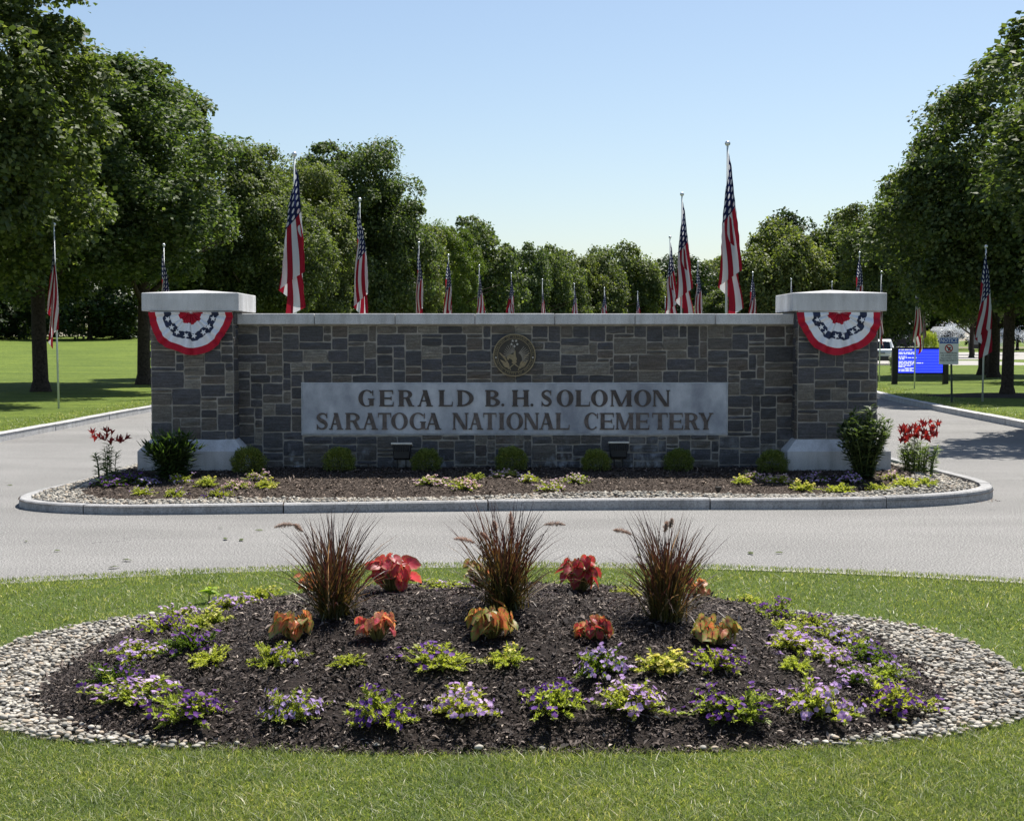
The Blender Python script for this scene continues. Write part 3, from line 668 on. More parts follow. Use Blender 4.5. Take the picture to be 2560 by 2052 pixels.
# ------------------------------------------------------------------ signs, screen, car, buildings
def sgn_text(root, s, x, z, size, m, y=-.012, wfit=None, name='lettering', bold=0):
    me = text_mesh(s, size, .001)
    if wfit:
        xs = [v.co.x for v in me.vertices]; k = wfit/(max(xs)-min(xs)); c = (max(xs)+min(xs))/2
        for v in me.vertices: v.co.x = (v.co.x-c)*k
    return obj(name, me, m, root, (x, y, z), (math.pi/2, 0, 0))
q = at_z(2388, 1007, .095); D = q[1]; kk = D/F
ns = thing('notice_sign', 'white notice sign with blue header and weapon ban symbol on a green post', 'sign', (q[0], D, .095))
POSTG = simple('green_post', (.045, .06, .05), .6, .3)
zt, zb = at_d(CX, 843, D)[2]-.095, at_d(CX, 911, D)[2]-.095; sw = 49*kk
cx0 = at_d(2371.5, 900, D)[0]-q[0]
obj('post', MB().box(-.022, .022, .006, .036, -.1, zb+.45).mesh('post'), POSTG, ns, (cx0+.1, 0, 0), (0, -.03, 0))
face = obj('sign_face', MB().box(-sw/2, sw/2, -.006, .004, 0, zt-zb).mesh('face', bevel=.002), simple('sign_white', (.66, .68, .66), .5, .4, var=.05), ns, (cx0, 0, zb))
SBLUE = simple('sign_blue', (.03, .09, .32), .5, .4); SBLK = simple('sign_black', (.02, .02, .02), .6, .3); SRED = simple('sign_red', (.4, .03, .03), .6, .3)
hh = zt-zb
obj('header', MB().box(-sw*.47, sw*.47, -.0085, -.0055, hh*.77, hh*.975).mesh('h'), SBLUE, face)
sgn_text(face, 'NOTICE', 0, hh*.872, hh*.2, WHITE, -.010, sw*.84)
mb = MB(); ring(mb, .075, .098, -.0095, -.006, 32); bar2 = [(-.075, .055), (-.055, .075), (.075, -.055), (.055, -.075)]
mb.prism([(-.07, .05), (-.05, .07), (.07, -.05), (.05, -.07)], -.0095, -.006); obj('ban_ring', mb.mesh('ban'), SRED, face, (0, 0, hh*.59))
obj('pistol', MB().prism([(-.05, .03), (.05, .03), (.05, .005), (.01, 0), (.02, -.055), (-.02, -.055), (-.015, 0), (-.05, .005)], -.0085, -.006).mesh('p'), SBLK, face, (0, 0, hh*.59))
for i, s in enumerate(['NO FIREARMS', 'OR WEAPONS', 'ALLOWED ON', 'THIS PROPERTY']): sgn_text(face, s, 0, hh*(.415-.092*i), hh*.088, SBLK, -.0085, sw*(.84, .80, .84, .93)[i])
# LED screen
q0, q1 = at_z(2236, 960, .095), at_z(2363, 960, .095); D = q0[1]; w = q1[0]-q0[0]
sc = thing('led_screen', 'blue LED message screen in a black frame on two black posts', 'screen', ((q0[0]+q1[0])/2, D, .095))
for s in (-1, 1): obj('post', MB().box(s*w/2-.09, s*w/2+.09, -.07, .07, -.1, at_d(CX, 869, D)[2]-.095).mesh('post'), BLACK, sc)
z0, z1 = at_d(CX, 932, D)[2]-.095, at_d(CX, 873, D)[2]-.095
obj('cabinet', MB().box(-w/2+.092, w/2-.092, -.05, .12, z0-.06, z1+.06).mesh('cab'), BLACK, sc)
def m_led():
    t = NT('led_blue'); p = t.vec(); z = t.n('SeparateXYZ', Vector=p).outputs[2]
    b = t.math('FRACT', t.math('MULTIPLY', z, 19.)); c = t.mix(t.math('GREATER_THAN', b, .72), (.004, .02, .9), (.10, .16, 1.))
    return t.fin((.01, .01, .02), .4, .3, Emission_Color=c, Emission_Strength=.85)
def m_ledw():
    t = NT('led_white'); return t.fin((.02, .02, .02), .4, .3, Emission_Color=(.75, .8, 1.), Emission_Strength=.8)
lp = obj('display', MB().box(-w/2+.11, w/2-.11, -.056, -.05, z0, z1).mesh('led'), m_led(), sc); LW = m_ledw(); dw = w-.22
for i, (a, ln) in enumerate([(0, .30), (.02, .0), (0, .37), (.0, .36), (0, .0), (0, .18), (0, .40), (.02, .12), (0, 0), (0, .36), (.0, .55), (0, .33), (0, .28), (0, .14), (.14, .2), (0, .3), (0, .37)]):
    if not ln: continue
    z = z1-(i+.8)*(z1-z0)/18; x = -w/2+.12+a*dw; e = x+ln*dw; mb = MB()
    while x < e:
        l = rng.uniform(.05, .16); mb.box(x, min(x+l, e), -.059, -.0565, z, z+(z1-z0)*.034); x += l+.025
    obj('text_line', mb.mesh('line'), LW, lp)
# white SUV seen from behind
def car(loc, rz):
    o = thing('parked_car', 'white SUV parked on the lane behind the blue screen', 'car', loc, rz)
    PAINT = simple('white_car_paint', (.7, .71, .73), .25, .5, var=.02); GLASS = simple('dark_glass', (.015, .018, .02), .08, .6); TY = simple('tyre', (.015, .015, .015), .85, .2)
    L, w = 4.5, .92
    prof = [(-2.2, .35), (-2.25, .75), (-2.2, .98), (-2.0, 1.05), (-1.75, 1.55), (-1.5, 1.66), (.2, 1.68), (.55, 1.6), (1.15, 1.08), (2.0, .95), (2.2, .75), (2.22, .35)]
    V = []; n = len(prof); secs = [(-1, .82), (-.98, .93), (.98, .93), (1, .82)]
    for s, k in ((-1., 0), (1., 0)):
        pass
    for xs, sh in ((-w, .0), (-w*.86, 1.), (w*.86, 1.), (w, .0)):
        for (a, z) in prof:
            top_ = z > 1.1; zz = z if (sh or not top_) else 1.02
            xx = xs if not (top_ and sh) else xs*.86
            V.append((xx, a*(1 if sh else .985), zz))
    Fc = [tuple(range(n)), tuple(range(4*n-1, 3*n-1, -1))]+[(k*n+i, k*n+(i+1) % n, (k+1)*n+(i+1) % n, (k+1)*n+i) for k in range(3) for i in range(n)]
    body = obj('body', MB().add(V, Fc).mesh('body', True, .03, 2), PAINT, o)
    obj('rear_window', MB().add([(-.66, -2.02, 1.06), (.66, -2.02, 1.06), (.58, -1.79, 1.52), (-.58, -1.79, 1.52), (-.66, -1.96, 1.06), (.66, -1.96, 1.06), (.58, -1.7, 1.52), (-.58, -1.7, 1.52)], [(0, 1, 2, 3), (0, 4, 5, 1), (1, 5, 6, 2), (2, 6, 7, 3), (3, 7, 4, 0), (7, 6, 5, 4)]).mesh('w'), GLASS, o)
    for s in (-1, 1):
        obj('side_window', MB().add([(s*.86, -1.8, 1.1), (s*.86, .95, 1.1), (s*.70, .35, 1.58), (s*.70, -1.6, 1.58), (s*.80, -1.8, 1.1), (s*.80, .95, 1.1), (s*.64, .35, 1.58), (s*.64, -1.6, 1.58)], [(0, 1, 2, 3), (4, 7, 6, 5), (0, 4, 5, 1), (1, 5, 6, 2), (2, 6, 7, 3), (3, 7, 4, 0)]).mesh('sw'), GLASS, o)
        obj('tail_light', MB().box(s*.86-.07, s*.86+.07, -2.27, -2.0, .86, 1.04).mesh('tl', bevel=.02), simple('tail_red', (.12, .01, .01), .3, .5), o)
        for a in (-1.4, 1.4):
            A = np.linspace(0, 2*math.pi, 21)[:-1]
            wl = obj('wheel', MB().add([(s*.72+d, .34*math.cos(b), .34*math.sin(b)) for d in (0, s*.2) for b in A], [tuple(range(20)), tuple(range(39, 19, -1))]+[(i, (i+1) % 20, 20+(i+1) % 20, 20+i) for i in range(20)]).mesh('wheel'), TY, o, (0, a, .34))
            obj('rim', MB().add([(s*.925, .2*math.cos(b), .2*math.sin(b)) for b in A]+[(s*.90, .2*math.cos(b), .2*math.sin(b)) for b in A], [tuple(range(20)), tuple(range(39, 19, -1))]+[(i, (i+1) % 20, 20+(i+1) % 20, 20+i) for i in range(20)]).mesh('rim'), ALU, wl)
    obj('bumper', MB().box(-.86, .86, -2.31, -2.1, .3, .56).mesh('b', bevel=.03), simple('bumper_dark', (.05, .05, .05), .6, .3), o)
    obj('licence_plate', MB().box(-.8+.55, -.25+.55, -2.30, -2.2, .72, .84).mesh('p'), simple('plate', (.2, .22, .25), .5, .3), o)
    return o
p = at_d(2200, 900, 89); car((p[0], 89, .105), R(-14)).scale = (.92, .92, .92)
# stone lodge far behind
DK = simple('dark_stone_building', (.035, .034, .036), .9, .2, var=.4, sc=2); RF = simple('pale_roof', (.34, .34, .33), .8, .2, var=.12, sc=3)
bd = 170; kx = bd/F
b0, b1 = at_d(2222, 850, bd)[0], at_d(2300, 850, bd)[0]
lodge = thing('stone_lodge', 'dark stone lodge with pale gable roof and two white-framed windows', 'building', ((b0+b1)/2, bd, .1)); hw = (b1-b0)/2
ez, az = at_d(CX, 812, bd)[2]-.1, at_d(CX, 788, bd)[2]-.1
obj('wall', MB().box(-hw, hw, 0, 8, -.2, ez).mesh('wall'), DK, lodge)
obj('roof', MB().add([(-hw-.3, -.4, ez), (hw+.3, -.4, ez), (hw+.3, 8.4, ez), (-hw-.3, 8.4, ez), (-.3, 1.5, az), (.3, 1.5, az), (.3, 6.5, az), (-.3, 6.5, az)], [(0, 3, 2, 1), (4, 5, 6, 7), (0, 1, 5, 4), (1, 2, 6, 5), (2, 3, 7, 6), (3, 0, 4, 7)]).mesh('roof'), RF, lodge)
for sx in (2245.5, 2264):
    x = at_d(sx, 850, bd)[0]-lodge.location.x; z = at_d(CX, 835, bd)[2]-.1
    wdw = obj('window', MB().box(-.24, .24, -.06, .05, -.52, .52).mesh('wf'), WHITE, lodge, (x, 0, z))
    for s in (-1, 1):
        for k in (-1, 1): obj('pane', MB().box(s*.09-.07, s*.09+.07, -.075, -.05, k*.22-.18, k*.22+.18).mesh('pane'), simple('pane_dark', (.05, .055, .06), .2, .5) if not bpy.data.materials.get('pane_dark') else bpy.data.materials['pane_dark'], wdw)
p0, p1 = at_d(2348, 850, 150)[0], at_d(2382, 850, 150)[0]
gp = thing('stone_outbuilding', 'small dark stone outbuilding with flat pale top beyond the notice sign', 'building', ((p0+p1)/2, 150, .1)); hw = (p1-p0)/2; zt = at_d(CX, 822, 150)[2]
obj('wall', MB().box(-hw, hw, 0, 3, -.2, zt-.3).mesh('w'), DK, gp); obj('roof', MB().frust((-hw-.15, hw+.15, -.15, 3.15), (-hw+.2, hw-.2, .3, 2.7), zt-.3, zt+.15).mesh('r'), RF, gp)
p = at_d(2438, 850, 128); kb = thing('notice_board', 'dark glazed notice board standing beyond the lawn near the spray', 'notice board', (p[0], 128, .1))
obj('frame', MB().box(-.40, .40, -.06, .06, .75, 1.95).mesh('f', bevel=.02), BLACK, kb); obj('pane', MB().box(-.33, .33, -.07, -.055, 1.1, 1.88).mesh('p'), simple('board_face', (.12, .13, .14), .3, .5), kb)
for s in (-1, 1): obj('leg', MB().box(s*.36-.04, s*.36+.04, -.04, .04, -.1, .76).mesh('l'), BLACK, kb)
p = at_z(2415, 893, .1); ub = thing('utility_box', 'dark green utility box on a slim post at the far lawn edge', 'utility box', (p[0]+.1, p[1]-1, .1))
obj('post', MB().box(-.12, .12, -.05, .05, -.1, .6).mesh('p'), POSTG, ub); obj('box', MB().box(-.2, .2, -.15, .15, .6, 1.3).mesh('b', bevel=.03), POSTG, ub)
# lawn sprinkler and its jet of drops
p = at_d(2436, 868, 140); sp = thing('lawn_sprinkler', 'lawn sprinkler throwing a white plume of water beyond the far road', 'sprinkler', (p[0], 140, .11))
obj('nozzle', MB().tube([(0, 0, 0), (0, 0, .5), (-.1, 0, .65)], [.05, .05, .03], 8).mesh('n'), BLACK, sp)
n = 9000; tt = rng.random(n)**.6; arm = rng.integers(0, 4, n); ax = np.array([-4.2, 3.6, -2.2, 6.5])[arm]; az_ = np.array([2.5, 1.2, 2.9, 2.0])[arm]
P = np.stack([ax*tt, rng.normal(0, .25, n)*(.3+tt)+np.array([0, .6, -.8, 1.5])[arm]*tt, .6+az_*4*tt*(1-tt)*.8+.5*az_*tt*.3], -1)+rng.normal(0, 1, (n, 3))*(.05+.34*tt[:, None])*np.array([1, .6, .9])
P[:, 2] = np.abs(P[:, 2]); V, Fc = kites(P, rdir(n), rdir(n), rng.uniform(.05, .11, n), rng.uniform(.04, .08, n))
tag(obj('water_spray', npmesh('spray', V, Fc), simple('water_drops', (.85, .88, .9), .3, .4, var=.01), sp), kind='stuff')

# ------------------------------------------------------------------ floodlights, spike light
def flood(sx, sy, label):
    q = on(sx, sy, isl_z, 10); o = thing('floodlight', label, 'floodlight', q)
    for s in (-1, 1): obj('bracket', MB().box(s*.045-.006, s*.045+.006, -.01, .01, -.05, .12).mesh('b'), BLACK, o)
    obj('yoke', MB().box(-.06, .06, -.014, .014, .10, .115).mesh('y'), BLACK, o)
    h = obj('housing', MB().frust((-.085, .085, -.05, .05), (-.10, .10, -.07, .05), .0, .15).mesh('h', bevel=.008), BLACK, o, (0, 0, .10), (R(-12), 0, 0))
    obj('visor', MB().box(-.112, .112, -.08, .09, .15, .172).mesh('v', bevel=.004), simple('visor_pale', (.62, .58, .5), .5, .4), h)
    for k in range(8): obj('fin', MB().box(-.085+k*.0243-.004, -.085+k*.0243+.004, -.086, -.05, .08, .148).mesh('fin'), BLACK, h)
flood(846*K, 987*K, 'dark floodlight aimed at the first word of the sign'); flood(1302*K, 984*K, 'dark floodlight aimed at the last word of the sign')
q = on(1512*K, 1041*K, isl_z, 10); o = thing('spike_light', 'small black spike light at the edge of the island pebbles', 'lamp', q)
obj('stake', MB().box(-.01, .01, -.01, .01, -.08, .03).mesh('s'), BLACK, o); obj('head', MB().frust((-.02, .02, -.02, .02), (-.03, .03, -.03, .03), .03, .075).mesh('h', bevel=.004), BLACK, o)

# ------------------------------------------------------------------ flower-bed mound, pebbles, bark
BCX, BCY, MA, MBb, GA_ = -.10, 6.90, 2.06, 1.5, 2.50
def mr(x, y, a=MA, b=MBb): return (np.abs((x-BCX)/a)**3+np.abs((y-BCY)/b)**3)**(1/3)
def mound(x, y):
    r_ = mr(x, y); return .034+.335*np.clip(1-r_*r_, 0, 1)**1.05
V, Fc, _ = grid(64, 48, lambda u, v: tuple((lambda th, rr: (BCX+MA*1.01*rr*np.sign(np.cos(th))*np.abs(np.cos(th))**(2/3), BCY+MBb*1.01*rr*np.sign(np.sin(th))*np.abs(np.sin(th))**(2/3), mound(BCX+MA*1.01*rr*np.sign(np.cos(th))*np.abs(np.cos(th))**(2/3), BCY+MBb*1.01*rr*np.sign(np.sin(th))*np.abs(np.sin(th))**(2/3))+.012*np.sin(9*np.cos(th)*rr*3)*np.sin(7*np.sin(th)*rr*3)*(rr < .97)))(2*math.pi*u, v)))
bed = tag(obj('flower_bed', npmesh('bed', V, Fc, smooth=True), MULCH), kind='structure')
th = np.linspace(0, 2*math.pi, 97); c, s = np.cos(th), np.sin(th)
ex = lambda a, b, z: np.stack([BCX+a*np.sign(c)*np.abs(c)**(2/3), BCY+b*np.sign(s)*np.abs(s)**(2/3), c*0+z], -1)
V = np.concatenate([ex(MA*.97, MBb*.97, .033), ex(GA_, MBb*1.0, .033)]); Fc = np.array([(i, i+1, 97+i+1, 97+i) for i in range(96)])
pbed = tag(obj('pebble_border', npmesh('pb', V, Fc), simple('pebble_dirt', (.10, .09, .075), .95, .1, var=.4, sc=40)), kind='structure')
bm = bmesh.new(); bmesh.ops.create_icosphere(bm, subdivisions=2, radius=1.); bm.verts.ensure_lookup_table()
ICO = np.array([v.co[:] for v in bm.verts]); ICOF = np.array([[v.index for v in f.verts] for f in bm.faces]); bm.free(); ICO2 = (ICO, ICOF)
bm = bmesh.new(); bmesh.ops.create_icosphere(bm, subdivisions=1, radius=1.); bm.verts.ensure_lookup_table()
ICO1 = (np.array([v.co[:] for v in bm.verts]), np.array([[v.index for v in f.verts] for f in bm.faces])); bm.free()
def blobs(P, sz, r, flat=.55, geo=None):
    ICO, ICOF = geo or ICO2
    n = len(P); a = r.uniform(0, 6.28, n); ca, sa = np.cos(a), np.sin(a)
    Sx = sz*r.uniform(.8, 1.35, n); Sy = sz*r.uniform(.6, .95, n); Sz = sz*r.uniform(.3, .6, n)
    U = ICO[None]*(1+.12*np.sin(ICO[None, :, [1, 2, 0]]*3+r.uniform(0, 6, (n, 1, 3))))
    U = U*np.stack([Sx, Sy, Sz], -1)[:, None]
    tl = r.normal(0, .38, n); U = np.stack([U[..., 0], U[..., 1]*np.cos(tl)[:, None]-U[..., 2]*np.sin(tl)[:, None], U[..., 1]*np.sin(tl)[:, None]+U[..., 2]*np.cos(tl)[:, None]], -1)
    V = np.stack([U[..., 0]*ca[:, None]-U[..., 1]*sa[:, None], U[..., 0]*sa[:, None]+U[..., 1]*ca[:, None], U[..., 2]], -1)+P[:, None]
    return V.reshape(-1, 3), (ICOF[None]+np.arange(n)[:, None, None]*len(ICO)).reshape(-1, 3)
r = np.random.default_rng(21)
C = np.stack([r.uniform(-2.7, 2.6, 60000), r.uniform(5.2, 8.7, 60000)], -1)
ok = (mr(C[:, 0], C[:, 1], GA_, MBb*1.0) < 1.0) & (mr(C[:, 0], C[:, 1]) > .965+.06*r.random(len(C))) & ((np.abs(C[:, 0]) > 1.0+.6*r.random(len(C))) | (C[:, 1] > 7) | (r.random(len(C)) < .1))
C = C[ok]; sz = r.uniform(.008, .0175, len(C))
keep = []; cell = {}
for i, p_ in enumerate(C):      # loose packing
    k = (int(p_[0]/.05), int(p_[1]/.05)); bad = False
    for a in (-1, 0, 1):
        for b in (-1, 0, 1):
            for j in cell.get((k[0]+a, k[1]+b), ()):
                if (C[j][0]-p_[0])**2+(C[j][1]-p_[1])**2 < (.50*(sz[i]+sz[j]))**2: bad = True; break
            if bad: break
        if bad: break
    if not bad: cell.setdefault(k, []).append(i); keep.append(i)
C = C[keep]; sz = sz[keep]; vis = np.abs(C[:, 0]) < C[:, 1]*.36+1.2
C, sz = C[vis], sz[vis]; Z = .036+r.uniform(0, .02, len(C)); P = np.concatenate([C, Z[:, None]], 1)
order = np.argsort(-sz/C[:, 1]); big, rest = order[:300], order[300:]
V, Fc = blobs(P[rest], sz[rest], r); tag(obj('pebbles', npmesh('pebbles', V, Fc, smooth=True), PEB, pbed), kind='stuff')
pm = []
for k in range(8): V, Fc = blobs(np.zeros((1, 3)), np.array([1.]), r); pm.append(npmesh('pebble', V, Fc, smooth=True))
for i in big: obj('pebble', pm[int(r.integers(8))], PEBO, pbed, P[i], (0, 0, r.uniform(0, 6.28)), (sz[i],)*3)
# island pebbles
d = resamp(OUTS[i0:i1], .01); d = d[(d[:, 1] < 17.5)]; ii = r.integers(2, len(d)-2, 9000); Tn = unit(d[ii+2]-d[ii-2]); Nn = np.stack([-Tn[:, 1], Tn[:, 0]], -1)
wd = .13+r.random(9000)**1.1*(.30+.10*np.sin(d[ii][:, 0]*1.7)+.25*sst(3.6, 4.6, np.abs(d[ii][:, 0]))); C = d[ii]+Nn*wd[:, None]
P = np.stack([C[:, 0], C[:, 1], isl_z(C[:, 0], C[:, 1])+r.uniform(.0, .018, 9000)], -1)
okp = np.abs(P[:, 0]) < 5; P = P[okp]
V, Fc = blobs(P, r.uniform(.012, .025, len(P)), r, geo=ICO1); tag(obj('island_pebbles', npmesh('ip', V, Fc, smooth=True), PEB), 'pale river pebbles along the inside of the island kerb', 'pebbles', kind='stuff')
# bark chips
def chips(P, Nn, L, r):
    n = len(P); D = rdir(n, r); D[:, 2] *= .35; return kites(P, D, unit(Nn+rdir(n, r)*.45), L, L*r.uniform(.16, .42, n), .12, .5)
n = 130000; C = np.stack([r.uniform(-2.25, 2.2, n), r.uniform(5.35, 8.6, n)], -1); C = C[mr(C[:, 0], C[:, 1]) < 1.01]; n = len(C)
P = np.concatenate([C, (mound(C[:, 0], C[:, 1])+r.uniform(.0, .012, n))[:, None]], 1); V, Fc = chips(P, np.tile([0, 0, 1.], (n, 1)), r.gamma(3., .0048, n)+.006, r)
tag(obj('bark_chips', npmesh('chips', V, Fc), CHIP, bed), kind='stuff')
n = 42000; C = np.stack([r.uniform(-4.6, 4.8, n), r.uniform(13.5, 15.5, n)], -1)
O2 = OUTS[(OUTS[:, 1] < 18)]; dm = np.min([np.hypot(C[:, 0]-q_[0], C[:, 1]-q_[1]) for q_ in O2], 0); C = C[(dm > .36+.2*r.random(n)) & (np.abs(C[:, 0]) < 4.6)]; n = len(C)
P = np.concatenate([C, (isl_z(C[:, 0], C[:, 1])+r.uniform(0, .01, n))[:, None]], 1); V, Fc = chips(P, np.tile([0, 0, 1.], (n, 1)), r.gamma(3., .007, n)+.008, r)
CHIP2 = m_island('bark_chip_dry', [(0, (.03, .021, .016)), (.25, (.07, .052, .041)), (.5, (.12, .09, .07)), (.75, (.18, .138, .11)), (.92, (.32, .25, .2))], .8, .3)
tag(obj('island_bark_chips', npmesh('chips', V, Fc), CHIP2), 'dry brown bark chips spread over the island in front of the wall', 'bark', kind='stuff')

# ------------------------------------------------------------------ lawn blades
def blades(P, Hh, Wd, r, lean=.5):
    n = len(P); a = r.uniform(0, 6.28, n); s = np.stack([np.cos(a), np.sin(a), 0*a], -1); b = r.uniform(0, 6.28, n); f = np.stack([np.cos(b), np.sin(b), 0*b], -1)*(np.abs(r.normal(0, lean, n))*Hh)[:, None]
    up = np.stack([0*a, 0*a, Hh], -1); w = s*Wd[:, None]/2
    V = np.stack([P-w, P+w, P+up*.55+f*.3+w*.8, P+up*.55+f*.3-w*.8, P+up+f], 1).reshape(-1, 3)
    i = np.arange(n)[:, None]*5; return V, np.concatenate([i+np.array([0, 1, 2]), i+np.array([0, 2, 3]), i+np.array([3, 2, 4])])
def m_blade():
    t = NT('grass_blade'); r_ = t.island(); c = t.ramp(r_, [(0, (.095, .13, .040)), (.45, (.18, .225, .075)), (.8, (.26, .30, .115)), (.92, (.37, .37, .2)), (.97, (.55, .50, .35))])
    c = t.mix(.75, c, t.ramp(t.noise(t.pos(), 1.7, 4, .6), [(.3, (.72, .78, .8)), (.7, (1.35, 1.22, 1.1))]), 'MULTIPLY'); t.fin(c, .45, .4)
    tr = t.n('BsdfTranslucent', Color=t.mix(1., c, (1.6, 1.7, .7), 'MULTIPLY')); ms = t.n('MixShader', i0=.38, i1=t.b.outputs[0], i2=tr.outputs[0]); t.t.links.new(ms.outputs[0], t.out.inputs[0]); return t.m
BLADE = m_blade(); r = np.random.default_rng(31)
def lawn_pts(n, x0, x1, y0, y1):
    C = np.stack([r.uniform(x0, x1, n), r.uniform(y0, y1, n)], -1)
    ok = (np.abs(C[:, 0]) < C[:, 1]*.375+.15) & (mr(C[:, 0], C[:, 1], GA_+.0, MBb*np.where(C[:, 1] < 6.9, .962, .985)) > 1.0+.012*np.sin(C[:, 0]*13)+.012*np.sin(C[:, 1]*17)) & (C[:, 1] < y_edge(C[:, 0])+.02*r.random(n)); return C[ok]
C = lawn_pts(190000, -2.3, 2.3, 4.45, 5.9); n1 = len(C); C2 = lawn_pts(190000, -3.9, 3.9, 5.9, 10.2); C = np.concatenate([C, C2]); n = len(C)
P = np.concatenate([C, np.full((n, 1), .028)], 1); tuft = .75+.5*np.sin(C[:, 0]*5+1.3*np.sin(C[:, 1]*4))*.3+r.uniform(-.2, .2, n)
Hh = np.clip(r.gamma(8, .0046, n)*tuft, .012, .07); Wd = np.where(np.arange(n) < n1, .0032, .0045)*r.uniform(.7, 1.5, n)
V, Fc = blades(P, Hh*.58, Wd*.9, r, 1.2); tag(obj('lawn_grass', npmesh('blades', V, Fc), BLADE), 'short green mown grass around the mulched flower mound', 'grass', kind='stuff')
n = 90000; C = np.stack([r.uniform(-8, 8, n), r.uniform(3.2, 10.1, n)], -1); C = C[(np.abs(C[:, 0]) > C[:, 1]*.375+.1) & (np.abs(C[:, 0]) < C[:, 1]*.375+3.2) & (mr(C[:, 0], C[:, 1], GA_, MBb) > 1.0) & (C[:, 1] < y_edge(C[:, 0]))]; n = len(C)
V, Fc = blades(np.concatenate([C, np.full((n, 1), .028)], 1), r.uniform(.016, .038, n), r.uniform(.005, .009, n), r, 1.2)
tag(obj('outer_lawn_grass', npmesh('blades', V, Fc), BLADE), 'short green grass of the front lawn away from the flower mound', 'grass', kind='stuff')
# grass fringe along the far verges and on the island behind the bed
C = np.concatenate([np.stack([lx(y_)-.25-np.abs(r.normal(0, .5, 9000)), y_], -1) for y_ in [r.uniform(19, 45, 9000)]]+[np.stack([rx(y_)+.25+np.abs(r.normal(0, .5, 9000)), y_], -1) for y_ in [r.uniform(22, 50, 9000)]]+[np.stack([r.uniform(-4.5, -3.9, 5000), r.uniform(15.6, 20, 5000)], -1)])
n = len(C); V, Fc = blades(np.concatenate([C, np.full((n, 1), .09)], 1), r.uniform(.02, .045, n), r.uniform(.008, .014, n), r, 1.)
tag(obj('verge_grass', npmesh('vblades', V, Fc), BLADE), 'longer grass tufts along the kerbs of the side lawns', 'grass', kind='stuff')

# ------------------------------------------------------------------ bedding plants
FOLL = leafmat('petunia_leaf_lime', [(0, (.20, .24, .05)), (.5, (.33, .37, .085)), (1, (.5, .52, .15))], .4)
FOLG = leafmat('petunia_leaf_green', [(0, (.06, .11, .02)), (.5, (.11, .165, .03)), (1, (.2, .25, .05))], .4)
def flm(name, stops): return leafmat(name, stops, .35, (1.2, 1.2, 1.2), .6, .2)
FLP = flm('petal_purple', [(0, (.075, .025, .18)), (.6, (.14, .05, .29)), (1, (.27, .12, .42))])
FLV = flm('petal_lavender', [(0, (.36, .22, .52)), (.6, (.52, .36, .68)), (1, (.74, .62, .82))])
FLY = flm('petal_yellow', [(0, (.62, .56, .10)), (1, (.78, .72, .25))])
FLK = flm('petal_pale_pink', [(0, (.50, .32, .46)), (.6, (.66, .48, .56)), (1, (.75, .62, .64))])
def foliage(seed, k=70, m=34):
    r = np.random.default_rng(seed); az = r.uniform(0, 6.28, k); el = r.uniform(.12, 1.35, k)
    ln = (.62+.5*r.random(k))*(1+.25*np.sin(az*2+seed)); D = np.stack([np.cos(az)*np.cos(el), np.sin(az)*np.cos(el), np.sin(el)*.62], -1)
    t = r.uniform(.3, 1., (k, m)); base = r.normal(0, .16, (k, 3))*np.array([1, 1, 0])
    P = (base[:, None]+D[:, None]*(ln[:, None]*t)[..., None]); P[..., 2] -= .18*(t*np.cos(el)[:, None])**2; P[..., 2] = np.maximum(P[..., 2], .02); P = P.reshape(-1, 3); n = len(P)
    Dl = unit(np.repeat(D, m, 0)+rdir(n, r)*.85+np.array([0, 0, .25]))
    tips = base+D*ln[:, None]; tips[:, 2] -= .18*np.cos(el)**2; tips[:, 2] = np.maximum(tips[:, 2], .08)
    V, Fc = kites(P, Dl, unit(np.array([0, 0, 1.])+rdir(n, r)*.6), r.uniform(.10, .175, n), r.uniform(.045, .075, n), .1)
    return npmesh('foliage', V, Fc), tips, unit(D+np.array([0, 0, .3]))
def flowers(tips, nrm, frac, seed, R0=.082):
    r = np.random.default_rng(seed); side = r.uniform(0, 6.28); w_ = .35+.65*(.5+.5*np.cos(np.arctan2(tips[:, 1], tips[:, 0])-side))
    idx = np.where(r.random(len(tips)) < frac*w_*1.5)[0]; idx = np.concatenate([idx, idx, r.permutation(idx)[:int(len(idx)*.6)]])
    V = []; Fc = []
    for q in idx:
        c = tips[q]*r.uniform(.88, 1.05)+r.normal(0, .075, 3)*np.array([1, 1, .5])+np.array([0, 0, .05]); nn = unit(nrm[q]+rdir(1, r)[0]*.7+np.array([0, -.35, .2])); a = unit(np.cross(nn, [.3, .2, .9])); b = np.cross(nn, a)
        o = len(V); V.append(c-nn*R0*.35); R1 = R0*r.uniform(.75, 1.15)
        for j in range(10):
            th = 2*math.pi*j/10; rr_ = R1*(1 if j % 2 == 0 else .74); V.append(c+(a*math.cos(th)+b*math.sin(th))*rr_+nn*(.0 if j % 2 else -.012))
        Fc += [(o, o+1+j, o+1+(j+1) % 10) for j in range(10)]
    return npmesh('flowers', np.array(V), np.array(Fc))
FO = [foliage(100+i) for i in range(6)]
FLS = {}
def get_fl(i, frac, kind):
    k = (i, frac, kind)
    if k not in FLS: FLS[k] = flowers(FO[i][1], FO[i][2], frac, 300+i*7+int(frac*10))
    if (k, 'm') not in FLS: FLS[(k, 'm')] = FLS[k].copy()
    return FLS[(k, 'm')]
KIND = {'P': (FOLL, FLP, .75), 'p': (FOLL, FLP, .4), 'L': (FOLL, FLV, .95), 'l': (FOLL, FLV, .3), 'Y': (FOLL, FLY, .8), 'y': (FOLL, FLY, .25), 'N': (FOLL, None, 0), 'K': (FOLL, FLK, 1.), 'G': (FOLG, FLP, .6), 'V': (FOLG, FLV, 1.)}
FMESH = {}
ORD = ['first', 'second', 'third', 'fourth', 'fifth', 'sixth', 'seventh', 'eighth', 'ninth', 'tenth', 'eleventh']
